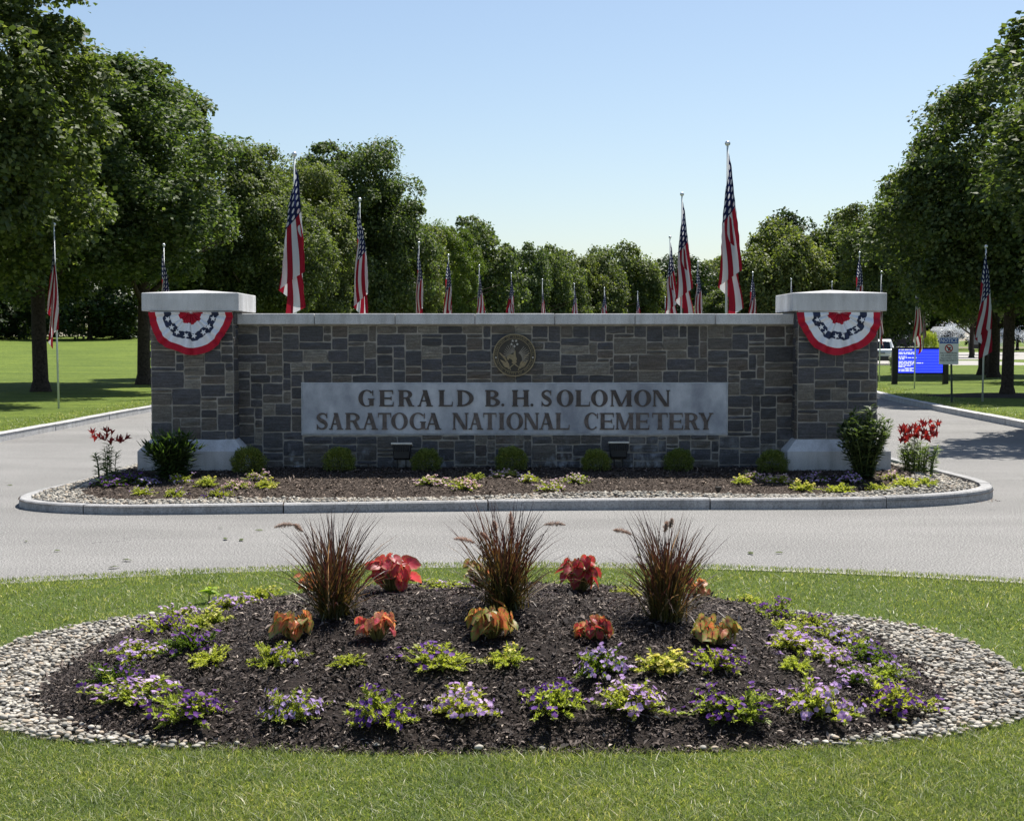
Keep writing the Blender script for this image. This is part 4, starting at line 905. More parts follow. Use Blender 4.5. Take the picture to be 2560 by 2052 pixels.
def petunia(cx, cy, w, h, kind, label, group, fn=None, idx=[0]):
    """cx, cy, w, h: centre and size of the clump as seen in the photograph"""
    fn = fn or mound; q = on(cx*K, (cy+h*.38)*K, fn); q[1] += .0; D = q[1]; hw = w*K*D/F/2
    i = idx[0] % 6; idx[0] += 1; fm, pm_, fr = KIND[kind]
    o = thing('petunia', label, 'flower', q, rng.uniform(0, 6.28), group); s = hw*1.16; sz_ = 1.08*h*K*D/F
    key = (i, fm.name)
    FMESH[key] = FO[i][0]
    obj('foliage', FMESH[key], fm, o, (0, 0, -.004), scale=(s, s, sz_))
    if pm_:
        fm2 = get_fl(i, fr, kind)
        if len(fm2.polygons) > 200: tag(obj('flowers', fm2, pm_, o, (0, 0, 0), scale=(s, s, sz_)), kind='stuff')
        else:
            vs = np.array([v.co[:] for v in fm2.vertices]).reshape(-1, 11, 3)
            for q_ in vs:
                c_ = q_.mean(0); me_ = npmesh('flower', (q_-c_)*np.array([s, s, sz_]), np.array([(0, 1+j, 1+(j+1) % 10) for j in range(10)])); obj('flower', me_, pm_, o, c_*np.array([s, s, sz_]))
FR = 'in the front row of the mulched mound'; SR_ = 'in the second row of the mulched mound'
for n_, a in enumerate([(395, 1483, 155, 75, 'P'), (803, 1485, 140, 80, 'P'), (1165, 1460, 150, 80, 'P'), (1540, 1475, 175, 75, 'P')]):
    petunia(*a, ORD[n_]+' dark purple petunia from the long strip, front row of the mound', 'front-row purple petunias')
for n_, a in enumerate([(612, 1480, 105, 75, 'L'), (980, 1470, 140, 65, 'L'), (1330, 1465, 145, 75, 'L')]):
    petunia(*a, ORD[n_]+' pale lavender petunia from the long strip, front row of the mound', 'front-row lavender petunias')
for n_, a in enumerate([(445, 1377, 95, 40, 'N'), (735, 1384, 70, 32, 'N'), (1672, 1393, 85, 40, 'N')]):
    petunia(*a, ORD[n_]+' flowerless lime clump from the long strip, second row of the mound', 'flowerless lime clumps')
petunia(578, 1372, 90, 60, 'l', 'lime petunia with a few lavender blooms, second row below the orange caladium', None)
for n_, a in enumerate([(920, 1375, 145, 55, 'p'), (1508, 1385, 110, 55, 'p')]): petunia(*a, ('lime petunia with few purple blooms beside the green caladium with red centres', 'lime petunia with few purple blooms below the green-orange caladium')[n_], 'second-row purple petunias')
petunia(1068, 1377, 90, 45, 'y', 'lime clump with few yellow blooms below the green caladium', None)
petunia(1265, 1382, 120, 75, 'V', 'lavender petunia in front of the low red caladium', None)
petunia(1393, 1388, 100, 55, 'Y', 'lime clump with many yellow blooms beside the lavender petunia below the red caladium', None)
for n_, a in enumerate([(240, 1415, 110, 60, 'G'), (400, 1345, 110, 60, 'G'), (345, 1312, 100, 50, 'P')]): petunia(*a, ORD[n_]+' dark purple petunia of the long strip counted from the front row', 'purple petunias of one side strip')
for n_, a in enumerate([(290, 1445, 160, 60, 'L'), (300, 1362, 120, 50, 'L'), (380, 1290, 80, 40, 'L'), (490, 1265, 100, 45, 'L')]): petunia(*a, ORD[n_]+' lavender petunia of the long strip counted from the front row', 'lavender petunias of one side strip')
for n_, a in enumerate([(440, 1300, 90, 50, 'Y'), (555, 1247, 70, 35, 'y')]): petunia(*a, ('bright yellow flowering clump halfway along the long petunia strip', 'pale yellow clump at the top of the long petunia strip')[n_], 'yellow clumps of one side strip')
for n_, a in enumerate([(1630, 1280, 95, 45, 'P'), (1712, 1300, 85, 40, 'P'), (1822, 1370, 125, 50, 'G'), (1870, 1460, 155, 75, 'P')]): petunia(*a, ORD[n_]+' dark purple petunia of the dense strip counted from the crest', 'purple petunias of the dense strip')
for n_, a in enumerate([(1665, 1345, 130, 50, 'L'), (1765, 1337, 115, 45, 'L'), (1740, 1372, 95, 45, 'L'), (1855, 1407, 110, 45, 'l'), (1795, 1418, 95, 45, 'V'), (1720, 1465, 155, 85, 'L')]): petunia(*a, ORD[n_]+' lavender petunia of the dense strip counted from the crest', 'lavender petunias of the dense strip')
for n_, a in enumerate([(1575, 1262, 65, 30, 'y'), (1655, 1314, 80, 35, 'y')]): petunia(*a, ORD[n_]+' pale yellow clump of the dense strip counted from the crest', 'yellow clumps of the dense strip')
petunia(935, 1228, 80, 26, 'l', 'small lavender clump behind the crest beside the pink caladium', None)
petunia(1317, 1240, 60, 26, 'y', 'small yellow clump behind the crest beside the red caladium', None)
IS = lambda x, y: isl_z(x, y)
for n_, a in enumerate([(300, 1032, 45, 22, 'l'), (370, 1035, 45, 22, 'l'), (458, 1037, 50, 22, 'p'), (435, 1013, 52, 26, 'y'), (380, 1005, 46, 24, 'l'), (500, 1018, 48, 24, 'K'), (543, 1000, 46, 24, 'K'), (562, 1016, 48, 24, 'y')]):
    petunia(*a, ORD[n_]+' small lime or pink petunia on the island counted from the drooping shrub', 'island petunias near the drooping shrub', IS)
for n_, a in enumerate([(908, 1010, 60, 22, 'K'), (978, 1018, 62, 28, 'K'), (1000, 1001, 34, 18, 'y'), (1062, 994, 50, 20, 'K'), (1112, 1004, 50, 22, 'l'), (1158, 1021, 58, 26, 'K'), (1213, 1006, 52, 22, 'K')]):
    petunia(*a, ORD[n_]+' small pink petunia below the sign counted from the first floodlight', 'island petunias below the sign', IS)
for n_, a in enumerate([(1562, 1009, 46, 22, 'y'), (1582, 998, 44, 20, 'K'), (1638, 1005, 56, 24, 'K'), (1690, 1021, 56, 24, 'y'), (1718, 1003, 54, 22, 'V'), (1770, 1025, 60, 22, 'N'), (1790, 1005, 58, 26, 'V'), (1850, 1023, 50, 20, 'y'), (1905, 1012, 60, 24, 'y'), (1950, 1012, 50, 24, 'N'), (1880, 1000, 54, 22, 'K')]):
    petunia(*a, ORD[n_]+' small petunia on the island counted from the last floodlight to the big lilies', 'island petunias near the tall shrub', IS)
for n_, a in enumerate([(232, 1012, 60, 24, 'G'), (275, 1005, 64, 24, 'G'), (310, 1012, 50, 20, 'V')]): petunia(*a, ORD[n_]+' shaded purple ground-cover petunia counted from the small lily clump', 'shaded purple ground cover', IS)

# caladiums: every leaf its own piece
def heart():
    V = [(0, 0, 0)]; uv = [(0, 0)]; n = 18
    for ring_, rr_ in enumerate((.5, 1.)):
        for j in range(n):
            th = 2*math.pi*j/n; a = abs(((th+math.pi) % (2*math.pi))-math.pi)/math.pi       # 0 at tip, 1 at notch
            ro = np.interp(a, [0, .12, .35, .6, .8, .92, 1.], [1.0, .80, .62, .56, .58, .50, .16])
            x, y = ro*rr_*math.cos(th), ro*rr_*math.sin(th); V.append((x, y, .24*abs(y)*rr_-.34*max(0, x)**2+.05*math.sin(3*th+1)*rr_)); uv.append((rr_, j/n))
    Fc = [(0, 1+j, 1+(j+1) % n) for j in range(n)]+[t for j in range(n) for t in ((1+j, 1+n+j, 1+n+(j+1) % n), (1+j, 1+n+(j+1) % n, 1+(j+1) % n))]
    return npmesh('leaf', np.array(V), np.array(Fc), np.array(uv), True)
HEART = heart()
def calm(name, core, mid, edge, vein):
    t = NT(name); uv = t.n('SeparateXYZ', Vector=t.vec('UV')); r_ = uv.outputs[0]; nz = t.noise(t.vec(), 6, 3)
    r2 = t.math('ADD', r_, t.math('MULTIPLY', t.math('SUBTRACT', nz, .5), .35))
    c = t.ramp(r2, [(.15, core), (.55, mid), (.80, mid), (.93, edge)])
    vn = t.math('LESS_THAN', t.math('ABSOLUTE', t.math('SUBTRACT', t.math('FRACT', t.math('ADD', t.math('MULTIPLY', uv.outputs[1], 9.), .5)), .5)), .09)
    c = t.mix(t.math('MULTIPLY', vn, .9), c, vein); c = t.mix(1., c, t.mix(t.orand(), g(.75), g(1.2)), 'MULTIPLY')
    t.fin(c, .45, .4); tr = t.n('BsdfTranslucent', Color=t.mix(1., c, (1.4, 1.2, 1.), 'MULTIPLY')); ms = t.n('MixShader', i0=.4, i1=t.b.outputs[0], i2=tr.outputs[0]); t.t.links.new(ms.outputs[0], t.out.inputs[0]); return t.m
CM = {'pink': calm('caladium_pink', (.62, .10, .14), (.50, .09, .10), (.42, .20, .08), (.55, .03, .07)), 'red': calm('caladium_red', (.42, .03, .05), (.34, .05, .05), (.20, .16, .04), (.5, .06, .09)),
      'orange': calm('caladium_orange', (.62, .17, .09), (.58, .26, .10), (.28, .27, .05), (.55, .10, .07)), 'green': calm('caladium_green', (.50, .13, .10), (.34, .33, .10), (.17, .24, .05), (.45, .16, .10)),
      'salmon': calm('caladium_salmon', (.62, .19, .13), (.60, .27, .15), (.45, .33, .10), (.5, .08, .07))}
HM = {k: HEART for k in CM}
STEMM = simple('leaf_stalk', (.16, .14, .05), .6, .3)
def caladium(cx, by, w, h, col, label, nl=20, seed=1, extra=None):
    nl = int(nl*2.0)
    r = np.random.default_rng(seed); q = on(cx*K, by*K, mound); D = q[1]; hw, hh = w*K*D/F/2, 1.18*h*K*D/F
    o = thing('caladium', label, 'plant', q); st = MB()
    for k in range(nl):
        a = r.uniform(0, 6.28); rad = hw*.78*math.sqrt(r.random()); z = hh*(.30+.58*r.random())*(1-.30*(rad/hw)); x, y = rad*math.cos(a), rad*math.sin(a)*.8
        L = hw*r.uniform(.30, .52); c_ = col if not extra or r.random() > .35 else extra
        tiltv = r.uniform(.0, 1.55); obj('leaf', HM[c_], CM[c_], o, (x, y, z), (r.normal(0, .6), tiltv, a+r.normal(0, .7)), (L, L*.95, L))
        st.tube([(x*.1, y*.1, -.01), (x*.6, y*.6, z*.6), (x, y, z)], [.005, .004, .003], 5)
    obj('stalks', st.mesh('stalks', True), STEMM, o)
caladium(620, 1346, 100, 62, 'orange', 'orange and green caladium below the fountain grass beside the long petunia strip', 20, 1, 'green')
caladium(795, 1347, 92, 64, 'salmon', 'salmon-pink caladium on bare bark between two fountain grasses', 20, 2, 'pink')
caladium(1035, 1342, 118, 62, 'green', 'green caladium with red centres below the middle fountain grass', 24, 3, 'orange')
caladium(1250, 1345, 90, 48, 'red', 'low red caladium with tan edges behind the lavender petunia', 15, 4, 'orange')
caladium(1505, 1360, 110, 68, 'green', 'green caladium with orange patches in front of the dense petunia strip', 20, 5, 'orange')
caladium(825, 1246, 112, 82, 'pink', 'tall pink-red caladium on the crest beside a fountain grass', 26, 6)
caladium(1222, 1246, 98, 78, 'red', 'tall dark red caladium with green edges standing alone on the crest', 24, 7)
caladium(650, 1250, 62, 48, 'orange', 'orange caladium half hidden behind the fountain grass nearest the long petunia strip', 12, 8)
caladium(1008, 1240, 70, 70, 'green', 'yellow-green caladium half hidden behind the middle fountain grass', 12, 9)
caladium(1468, 1262, 60, 48, 'orange', 'orange caladium half hidden behind the fountain grass by the dense petunia strip', 12, 10)
q = on(1048*K, 1290*K, mound); o = thing('tall_caladium_leaf', 'single raised orange caladium leaf above the green caladium', 'leaf', q)
obj('leaf', HM['orange'], CM['orange'], o, (0, -.05, .06), (.2, .5, .6), (.07, .075, .07)); obj('stalk', MB().tube([(0, 0, -.02), (0, -.03, .03), (0, -.05, .06)], .004, 5).mesh('s'), STEMM, o)
# yellow-green broad-leaved sprig in the side strip
q = on(440*K, 1268*K, mound); o = thing('leafy_weed', 'bright lime broad-leaved sprig among the strip petunias', 'plant', q)
LIMEW = leafmat('sprig_leaf', [(0, (.22, .32, .03)), (1, (.32, .42, .05))], .45, by='obj')
for k in range(7): obj('leaf', HEART, LIMEW, o, (.02*math.cos(k), .02*math.sin(k*1.3), .05+.006*k), (.2*math.sin(k*2), -.2, k*.9), (.05, .045, .05))
obj('stalk', MB().tube([(0, 0, -.02), (0, 0, .06)], .004, 5).mesh('s'), STEMM, o)

# purple fountain grass
def m_fount():
    t = NT('fountain_blade'); uv = t.n('SeparateXYZ', Vector=t.vec('UV')); r_ = t.island()
    c = t.ramp(t.math('ADD', uv.outputs[0], t.math('MULTIPLY', t.math('SUBTRACT', r_, .5), .5)), [(.05, (.075, .082, .022)), (.45, (.095, .074, .026)), (.66, (.062, .028, .021)), (1., (.034, .013, .017))])
    c = t.mix(t.math('GREATER_THAN', r_, .94), c, (.36, .29, .18)); t.fin(c, .4, .45)
    tr = t.n('BsdfTranslucent', Color=t.mix(1., c, (1.7, 1.2, .9), 'MULTIPLY')); ms = t.n('MixShader', i0=.3, i1=t.b.outputs[0], i2=tr.outputs[0]); t.t.links.new(ms.outputs[0], t.out.inputs[0]); return t.m
FOUNT = m_fount(); PLUME = leafmat('plume_hair', [(0, (.42, .30, .26)), (1, (.66, .54, .46))], .4, (1.1, 1, 1), .7, .2)
def fountain(cx, by, label, plumes, seed, Hs=.53):
    r = np.random.default_rng(seed); q = on(cx*K, by*K, mound); o = thing('fountain_grass', label, 'grass plant', q)
    n = 440; m = 7; az = r.uniform(0, 6.28, n); sp = np.abs(r.normal(0, .55, n)).clip(0, 1.6); sp[:80] = r.uniform(.9, 1.9, 80)
    ln = Hs*r.uniform(.55, 1.08, n)*(1-.18*np.minimum(sp, 1.5)); t = np.linspace(0, 1, m)[None]
    ang = (.10+.46*sp)[:, None]+(.30+.62*sp+r.uniform(-.1, .3, n))[:, None]*t**1.6
    st = (ln[:, None]/(m-1)); rx_ = np.cumsum(np.sin(ang)*st, 1)-np.sin(ang)*st; rz_ = np.cumsum(np.cos(ang)*st, 1)-np.cos(ang)*st
    b0 = r.normal(0, .03, (n, 2)); X = b0[:, :1]+rx_*np.cos(az)[:, None]; Y = b0[:, 1:]+rx_*np.sin(az)[:, None]
    X += (.03*np.sin(az*3)[:, None])*t**2
    w = (.0030*r.uniform(.7, 1.4, n))[:, None]*np.array([.8, 1, 1, .95, .8, .55, .08])[None]; a2 = az+math.pi/2+r.normal(0, .7, n)
    sx, sy = np.cos(a2)[:, None]*w, np.sin(a2)[:, None]*w; zz = np.maximum(rz_, .01)
    V = np.stack([np.stack([X-sx, Y-sy, zz], -1), np.stack([X+sx, Y+sy, zz], -1)], 2).reshape(n, m*2, 3)
    uv = np.stack([np.repeat(t[0], 2), np.tile([0, 1], m)], -1)[None].repeat(n, 0).reshape(-1, 2)
    f = np.array([(2*i, 2*i+1, 2*i+3, 2*i+2) for i in range(m-1)])[None]+np.arange(n)[:, None, None]*m*2
    obj('blades', npmesh('blades', V.reshape(-1, 3), f.reshape(-1, 4), uv), FOUNT, o, (0, 0, -.01))
    D = q[1]
    for (x0, y0, x1, y1) in plumes:      # base and tip of a plume as seen
        A, B = at_d(x0*K, y0*K, D-.05)-q, at_d(x1*K, y1*K, D-.05)-q; d = B-A
        M_ = (A+B)/2+np.array([0, 0, .15*np.linalg.norm(d)*(1 if abs(d[0]) > abs(d[2]) else 0)])
        C = np.array([A*(1-s)**2+2*M_*s*(1-s)+B*s*s for s in np.linspace(0, 1, 9)])
        k = 420; s = r.random(k); i = (s*8).astype(int).clip(0, 7); fr = (s*8-i)[:, None]; P = C[i]*(1-fr)+C[i+1]*fr; T = unit(C[i+1]-C[i])
        prof = np.sin(np.pi*(s*.86+.1))*.014+.003
        Dh = unit(rdir(k, r)+T*.9); V, Fc = kites(P, Dh, rdir(k, r), prof*r.uniform(.8, 1.4, k), np.full(k, .0022), .05)
        pl_ = obj('plume', npmesh('plume', V, Fc), PLUME, o)
        obj('stem', MB().tube([(0, 0, .0), A*np.array([.35, .35, .62]), A*np.array([.8, .8, .93]), A, C[4]], [.002, .002, .0016, .0013, .001], 5).mesh('stem'), simple('plume_stem', (.10, .06, .04), .6, .3) if not bpy.data.materials.get('plume_stem') else bpy.data.materials['plume_stem'], pl_)
fountain(702, 1300, 'purple fountain grass tuft beside the orange caladium and the long petunia strip', [(622, 1105, 578, 1110), (636, 1118, 622, 1104)], 1)
fountain(1065, 1284, 'middle purple fountain grass tuft with several upright and arching plumes', [(1075, 1118, 1075, 1078), (1045, 1122, 1040, 1097), (1000, 1143, 957, 1134), (1030, 1138, 1012, 1122), (1145, 1105, 1190, 1105)], 2)
fountain(1402, 1306, 'purple fountain grass tuft beside the dense petunia strip and the green-orange caladium', [(1330, 1125, 1292, 1116), (1410, 1112, 1415, 1092), (1400, 1120, 1404, 1098)], 3)

# ------------------------------------------------------------------ island shrubs and lilies
BOXL = leafmat('boxwood_leaf', [(0, (.10, .135, .025)), (.6, (.16, .20, .04)), (1, (.25, .29, .08))], .3)
r = np.random.default_rng(51); k = 5600; d_ = rdir(k, r); d_[:, 2] = np.where(d_[:, 2] < -.6, -d_[:, 2], d_[:, 2]); lump = 1+.10*np.sin(d_[:, 0]*7+1)*np.sin(d_[:, 1]*6)+.06*np.sin(d_[:, 2]*9)
P = d_*(lump*r.uniform(.62, 1.0, k))[:, None]; V, Fc = kites(P, unit(d_+rdir(k, r)*.7+np.array([0, 0, .3])), unit(d_+rdir(k, r)*.5), r.uniform(.08, .15, k), r.uniform(.035, .06, k), .1)
BOXM = npmesh('foliage', V, Fc); BSTEM = MB().tube([(0, 0, -.1), (0, 0, .2), (.2, .1, .5)], [.06, .05, .03], 6).tube([(0, 0, .1), (-.25, -.1, .5)], [.04, .02], 6).mesh('stems')
lab = ['beside the small-lily pillar', 'below the start of the second sign line', 'beside the first floodlight', 'below the seal', 'beside the second floodlight', 'below the end of the sign', 'beside the big-lily pillar']
for i, (sx, w) in enumerate([(521, 74), (713, 68), (898, 64), (1076, 70), (1255, 62), (1431, 64), (1623, 66)]):
    x, z, d = at_d(sx*K, 900, 15.2 if i != 0 else 15.05)[0], 0, (15.2 if 0 < i < 6 else 15.05)
    o = thing('boxwood', 'small round boxwood shrub '+lab[i], 'shrub', (x, d, float(isl_z(x, d))), i*1.3, 'boxwood balls along the wall'); s = w*K*d/F/2
    obj('foliage', BOXM, BOXL, o, (0, 0, s*.52), scale=(s, s, s*.86)); obj('stems', BSTEM, BARK, o, scale=(s*.7, s*.7, s*.7))
def stemplant(name, label, cat, q, H_, spread, ns, seed, lmat, L, Wl, droop, per=26, t0=.08, up=.5, bs=.15):
    r = np.random.default_rng(seed); o = thing(name, label, cat, q); sm = MB(); PP = []; DD = []
    for k in range(ns):
        a = r.uniform(0, 6.28); s = spread*math.sqrt(r.random()); h = H_*r.uniform(.72, 1.)*(1-.35*(s/spread)**2)
        pts = np.array([(bs*s*math.cos(a), bs*s*math.sin(a), -.02), (max(.5, bs)*s*math.cos(a), max(.5, bs)*s*math.sin(a), h*.55), (s*math.cos(a), s*math.sin(a), h)])
        tt = np.linspace(0, 1, 7)[:, None]; C = pts[0]*(1-tt)**2+2*pts[1]*tt*(1-tt)+pts[2]*tt**2; sm.tube(C, np.linspace(.006, .003, 7), 5)
        t = r.uniform(t0, 1., per); j = np.minimum((t*6).astype(int), 5); f = (t*6-j)[:, None]; PP.append(C[j]*(1-f)+C[j+1]*f); b = r.uniform(0, 6.28, per)
        DD.append(np.stack([np.cos(b), np.sin(b), up-droop*(1-t)+r.normal(0, .25, per)], -1))
    P = np.concatenate(PP); D = np.concatenate(DD); n = len(P); V, Fc = kites(P, D, unit(np.array([0, 0, 1.])+rdir(n, r)*.35), r.uniform(.7, 1.15, n)*L, r.uniform(.7, 1.1, n)*Wl, -.12 if droop > .6 else .06)
    obj('foliage', npmesh('foliage', V, Fc), lmat, o); obj('stems', sm.mesh('stems', True), simple(name+'_stem', (.07, .10, .03), .7, .2), o); return o
SHL = leafmat('shrub_leaf_dark', [(0, (.03, .055, .016)), (.6, (.052, .085, .024)), (1, (.10, .15, .045))], .35)
SHR = leafmat('shrub_leaf_grey', [(0, (.04, .065, .028)), (.6, (.07, .10, .045)), (1, (.15, .19, .10))], .35)
x, d = at_d(362*K, 950, 14.75)[0], 14.75
stemplant('leafy_shrub', 'drooping long-leaved green shrub in front of the pillar with the small lily clump', 'shrub', (x, d, float(isl_z(x, d))), .52, .27, 60, 61, SHL, .16, .032, .9, 30, .1, .35)
x, d = at_d(1822*K, 950, 14.7)[0], 14.7
stemplant('leafy_shrub', 'tall grey-green leafy shrub hiding the foot of the pillar beside the big lily clump', 'shrub', (x, d, float(isl_z(x, d))), .78, .30, 74, 62, SHR, .09, .038, .5, 34, .05, .5)
LILL = leafmat('lily_leaf', [(0, (.06, .11, .02)), (1, (.15, .22, .05))], .4); LILF = leafmat('lily_petal', [(0, (.13, .010, .010)), (.6, (.22, .016, .016)), (1, (.32, .035, .025))], .35, (1.3, 1, 1), .5, .3)
V = []; Fc = []
for j in range(6):
    a = 2*math.pi*j/6; o_ = len(V); c, s = math.cos(a), math.sin(a)
    V += [(0, 0, 0), (c*.35-s*.2, s*.35+c*.2, .75), (c*.95, s*.95, 1.05), (c*.35+s*.2, s*.35-c*.2, .75)]; Fc.append((o_, o_+1, o_+2, o_+3))
LFM = npmesh('flower', np.array(V), np.array(Fc))
BUD = MB().tube([(0, 0, 0), (0, 0, .5), (0, 0, 1.)], [.08, .2, .05], 6).mesh('bud', True)
def lily(sx, d, H_, spread, ns, nf, label, seed):
    r = np.random.default_rng(seed); x = at_d(sx*K, 950, d)[0]; q = (x, d, float(isl_z(x, d)))
    o = stemplant('lily', label, 'flower', q, H_*.82, spread, ns, seed, LILL, .08, .015, .2, 34, .1, .35, .75)
    for k in range(nf):
        a = r.uniform(0, 6.28); s = spread*1.1*math.sqrt(r.random()); z = H_*(.62+.42*r.random()**.8)
        obj('flower', LFM, LILF, o, (s*math.cos(a), s*math.sin(a), z), (r.normal(0, .5), r.normal(0, .5), r.uniform(0, 6)), (.056, .056, .07))
    for k in range(nf//3): a = r.uniform(0, 6.28); s = spread*math.sqrt(r.random()); obj('bud', BUD, LILF, o, (s*math.cos(a), s*math.sin(a), H_*.85), (r.normal(0, .25), r.normal(0, .25), 0), (.05, .05, .07))
lily(226, 15.0, .44, .16, 9, 14, 'small clump of red lilies at the narrow end of the island', 71)
lily(1934, 15.3, .50, .22, 30, 46, 'big clump of bright red lilies beside the tall leafy shrub', 72)
# small blowing leaves on the road
LITM = pymesh('fallen', [(-1, 0, .0), (-.3, .45, .12), (.4, .4, .2), (1.1, .05, .05), (.4, -.42, .0), (-.35, -.4, .05), (0, 0, .25)], [(0, 6, 1), (1, 6, 2), (2, 6, 3), (3, 6, 4), (4, 6, 5), (5, 6, 0)])
LIT = simple('fallen_leaf_green', (.06, .08, .02), .7, .2)
for i, (a, b) in enumerate([(20, 1022), (475, 1135), (465, 1112), (508, 1137), (545, 1117), (318, 1207), (390, 1222), (360, 1216), (120, 1160), (268, 1180), (310, 1199), (1060, 1175), (1345, 1170), (1420, 1140), (1580, 1165), (1640, 1164), (55, 1140), (240, 1195)]):
    q = at_z(a*K, b*K, .006); o = obj('fallen_leaf', LITM, LIT, None, q+np.array([0, 0, .004]), (.06, .05, i*1.7), (.035+.012*math.sin(i*2.3),)*3)
    tag(o, 'small fallen green leaf lying on the sunlit asphalt', 'leaf', 'fallen leaves on the road')

# ------------------------------------------------------------------ trees
def crown_mesh(seed, ncl, per, leaf, rad=4.6, squash=1.05, csize=.24, hang=.0):
    r = np.random.default_rng(seed); d = rdir(ncl*2, r); d = d[d[:, 2] > -.78][:ncl]; n = len(d)
    ph = r.uniform(0, 6.28, 6)
    env = 1+.13*np.sin(d[:, 0]*3+ph[0])*np.sin(d[:, 2]*3+ph[1])+.10*np.sin(d[:, 1]*4+ph[2]+d[:, 2]*2)
    low = np.where(d[:, 2] < 0, 1-.10*np.abs(d[:, 2]), 1-.13*d[:, 2]**2*0)
    f = 1-.45*r.random(n)**1.5; C = d*(env*low*f)[:, None]*rad; C[:, 2] *= squash
    cr = rad*csize*r.uniform(.6, 1.2, n)*(1.05-.25*(f > .9))
    m = n*per; dd = rdir(m, r); dd[:, 2] = np.where(dd[:, 2] < -.1, dd[:, 2]*.55, dd[:, 2]); ci = np.repeat(np.arange(n), per)
    out = unit(C)[ci]; dd = unit(dd+out*.35+np.array([0, 0, .2])); rr_ = cr[ci]*(1-.42*r.random(m)**1.6)*(1+.22*np.sin(dd[:, 0]*5+ci)*np.sin(dd[:, 1]*5+ci*2))
    P = C[ci]+dd*rr_[:, None]*np.array([1.1, 1.1, .82])
    if hang: P[:, 2] -= hang*r.random(m)**2*rr_
    stray = r.random(m) < .05; P[stray] += dd[stray]*r.uniform(.05, .35, (stray.sum(), 1))*cr[ci][stray][:, None]
    P *= np.array([rad/np.percentile(np.hypot(P[:, 0], P[:, 1]), 98.5)]*2+[rad*squash/np.percentile(np.abs(P[:, 2]), 98.5)])
    L = leaf*r.uniform(.7, 1.3, m); Dl = unit(dd*.6+rdir(m, r)*.9+np.array([0, 0, -.45])); Nl = unit(dd*.7+np.array([0, 0, .75])+rdir(m, r)*.55)
    V, Fc = kites(P-Dl*L[:, None]*.4, Dl, Nl, L, L*r.uniform(.7, .95, m), .12); return npmesh('crown', V, Fc)
def wood_mesh(seed, zc, rad, r0=.2):
    r = np.random.default_rng(seed); mb = MB(); zf = zc-rad*.62
    mb.tube([(0, 0, -.15), (0, 0, .05), (.0, 0, .35), (.03, .02, zf*.6), (.0, .05, zf), (-.1, .1, zc*.9), (0, .1, zc+rad*.45)], [r0*1.9, r0*1.55, r0*1.12, r0, r0*.95, r0*.55, r0*.12], 12)
    for k in range(11):
        a = k*2.4+r.uniform(-.3, .3); z = zf*(.75+.07*k); L = rad*r.uniform(.65, .85); e = r.uniform(.35, .75)
        mb.tube([(0, 0, z), (L*.28*math.cos(a), L*.28*math.sin(a), z+L*.22), (L*.62*math.cos(a+.15), L*.62*math.sin(a+.15), z+L*e*.72), (L*math.cos(a), L*math.sin(a), z+L*e)], [r0*.5, r0*.36, r0*.2, r0*.06], 7)
    return mb.mesh('trunk', True)
HI = [crown_mesh(s, 230, 450, .145, csize=.24) for s in (1, 2, 3)]
LO = [crown_mesh(s, 170, 160, .25, csize=.27) for s in (11, 12, 13)]
WILLOW = crown_mesh(21, 190, 170, .25, squash=1.0, csize=.25, hang=1.6)
WD = [wood_mesh(s, 6.0, 4.2) for s in (1, 2)]
MESHM = {}
def tree(x, y, rad, zc, rz, mesh, m, label, group, tx=None, z0=.09, rot=None, trunk=1., name='maple_tree'):
    z0 = z0+float(rise(np.array(x), np.array(y))); o = thing(name, label, 'tree', (x if tx is None else tx, y, z0), 0, group)
    key = (mesh.name, m.name)
    MESHM[key] = mesh
    dx = 0 if tx is None else x-tx
    obj('crown', MESHM[key], m, o, (dx, 0, zc-z0), (0, 0, rng.uniform(0, 6.28) if rot is None else rot), (rad/4.6, rad/4.6, rz/4.83))
    obj('trunk', WD[int(rng.integers(2))], BARK, o, rot=(0, 0, rng.uniform(0, 6.28)), scale=(trunk, trunk, (zc-z0)/6.0))
GL = 'avenue maples along the kerb'
# the avenue on the side of the small lily clump
tree(-13.3, 32, 4.7, 6.1, 4.2, HI[1], MAPLE, 'tall maple at the near end of the avenue, its crown reaching past the lawn flagpole', GL, rot=1.)
tree(-13.1, 42.0, 4.8, 6.0, 3.4, HI[0], MAPLE, 'broad maple whose trunk stands just behind the lawn flagpole', GL, tx=-13.75, rot=.5)
tree(-14.3, 48.7, 4.9, 6.3, 4.2, HI[2], MAPLE, 'big dark maple whose trunk shows at the edge of the small-lily pillar', GL, tx=-12.45, rot=2.)
tree(-11.0, 57, 3.5, 5.2, 3.8, HI[1], OLIVE, 'olive-tinted maple behind the small-lily pillar cap', GL, rot=3.)
tree(-9.6, 62.5, 3.3, 4.9, 3.9, HI[0], OLIVE, 'lighter green maple behind the first flag of the curving row', GL, rot=4.)
tree(-7.9, 69, 4.1, 5.8, 4.6, HI[2], MAPLE, 'tall rounded maple rising above the second flag of the curving row', GL, rot=.3)
tree(-6.0, 73, 3.0, 4.3, 3.6, HI[1], OLIVE, 'bushy mid-green maple beside the bright lime tree', GL, rot=5.)
tree(-4.0, 80, 2.4, 4.0, 3.6, HI[0], LIMEL, 'bright lime-green tree in the far avenue', None, rot=1.4)
tree(-2.5, 94, 3.2, 4.9, 4.1, LO[0], MAPLE, 'dark rounded tree next to the bright lime tree', None, rot=.2)
GFAR = 'far trees closing the avenue'
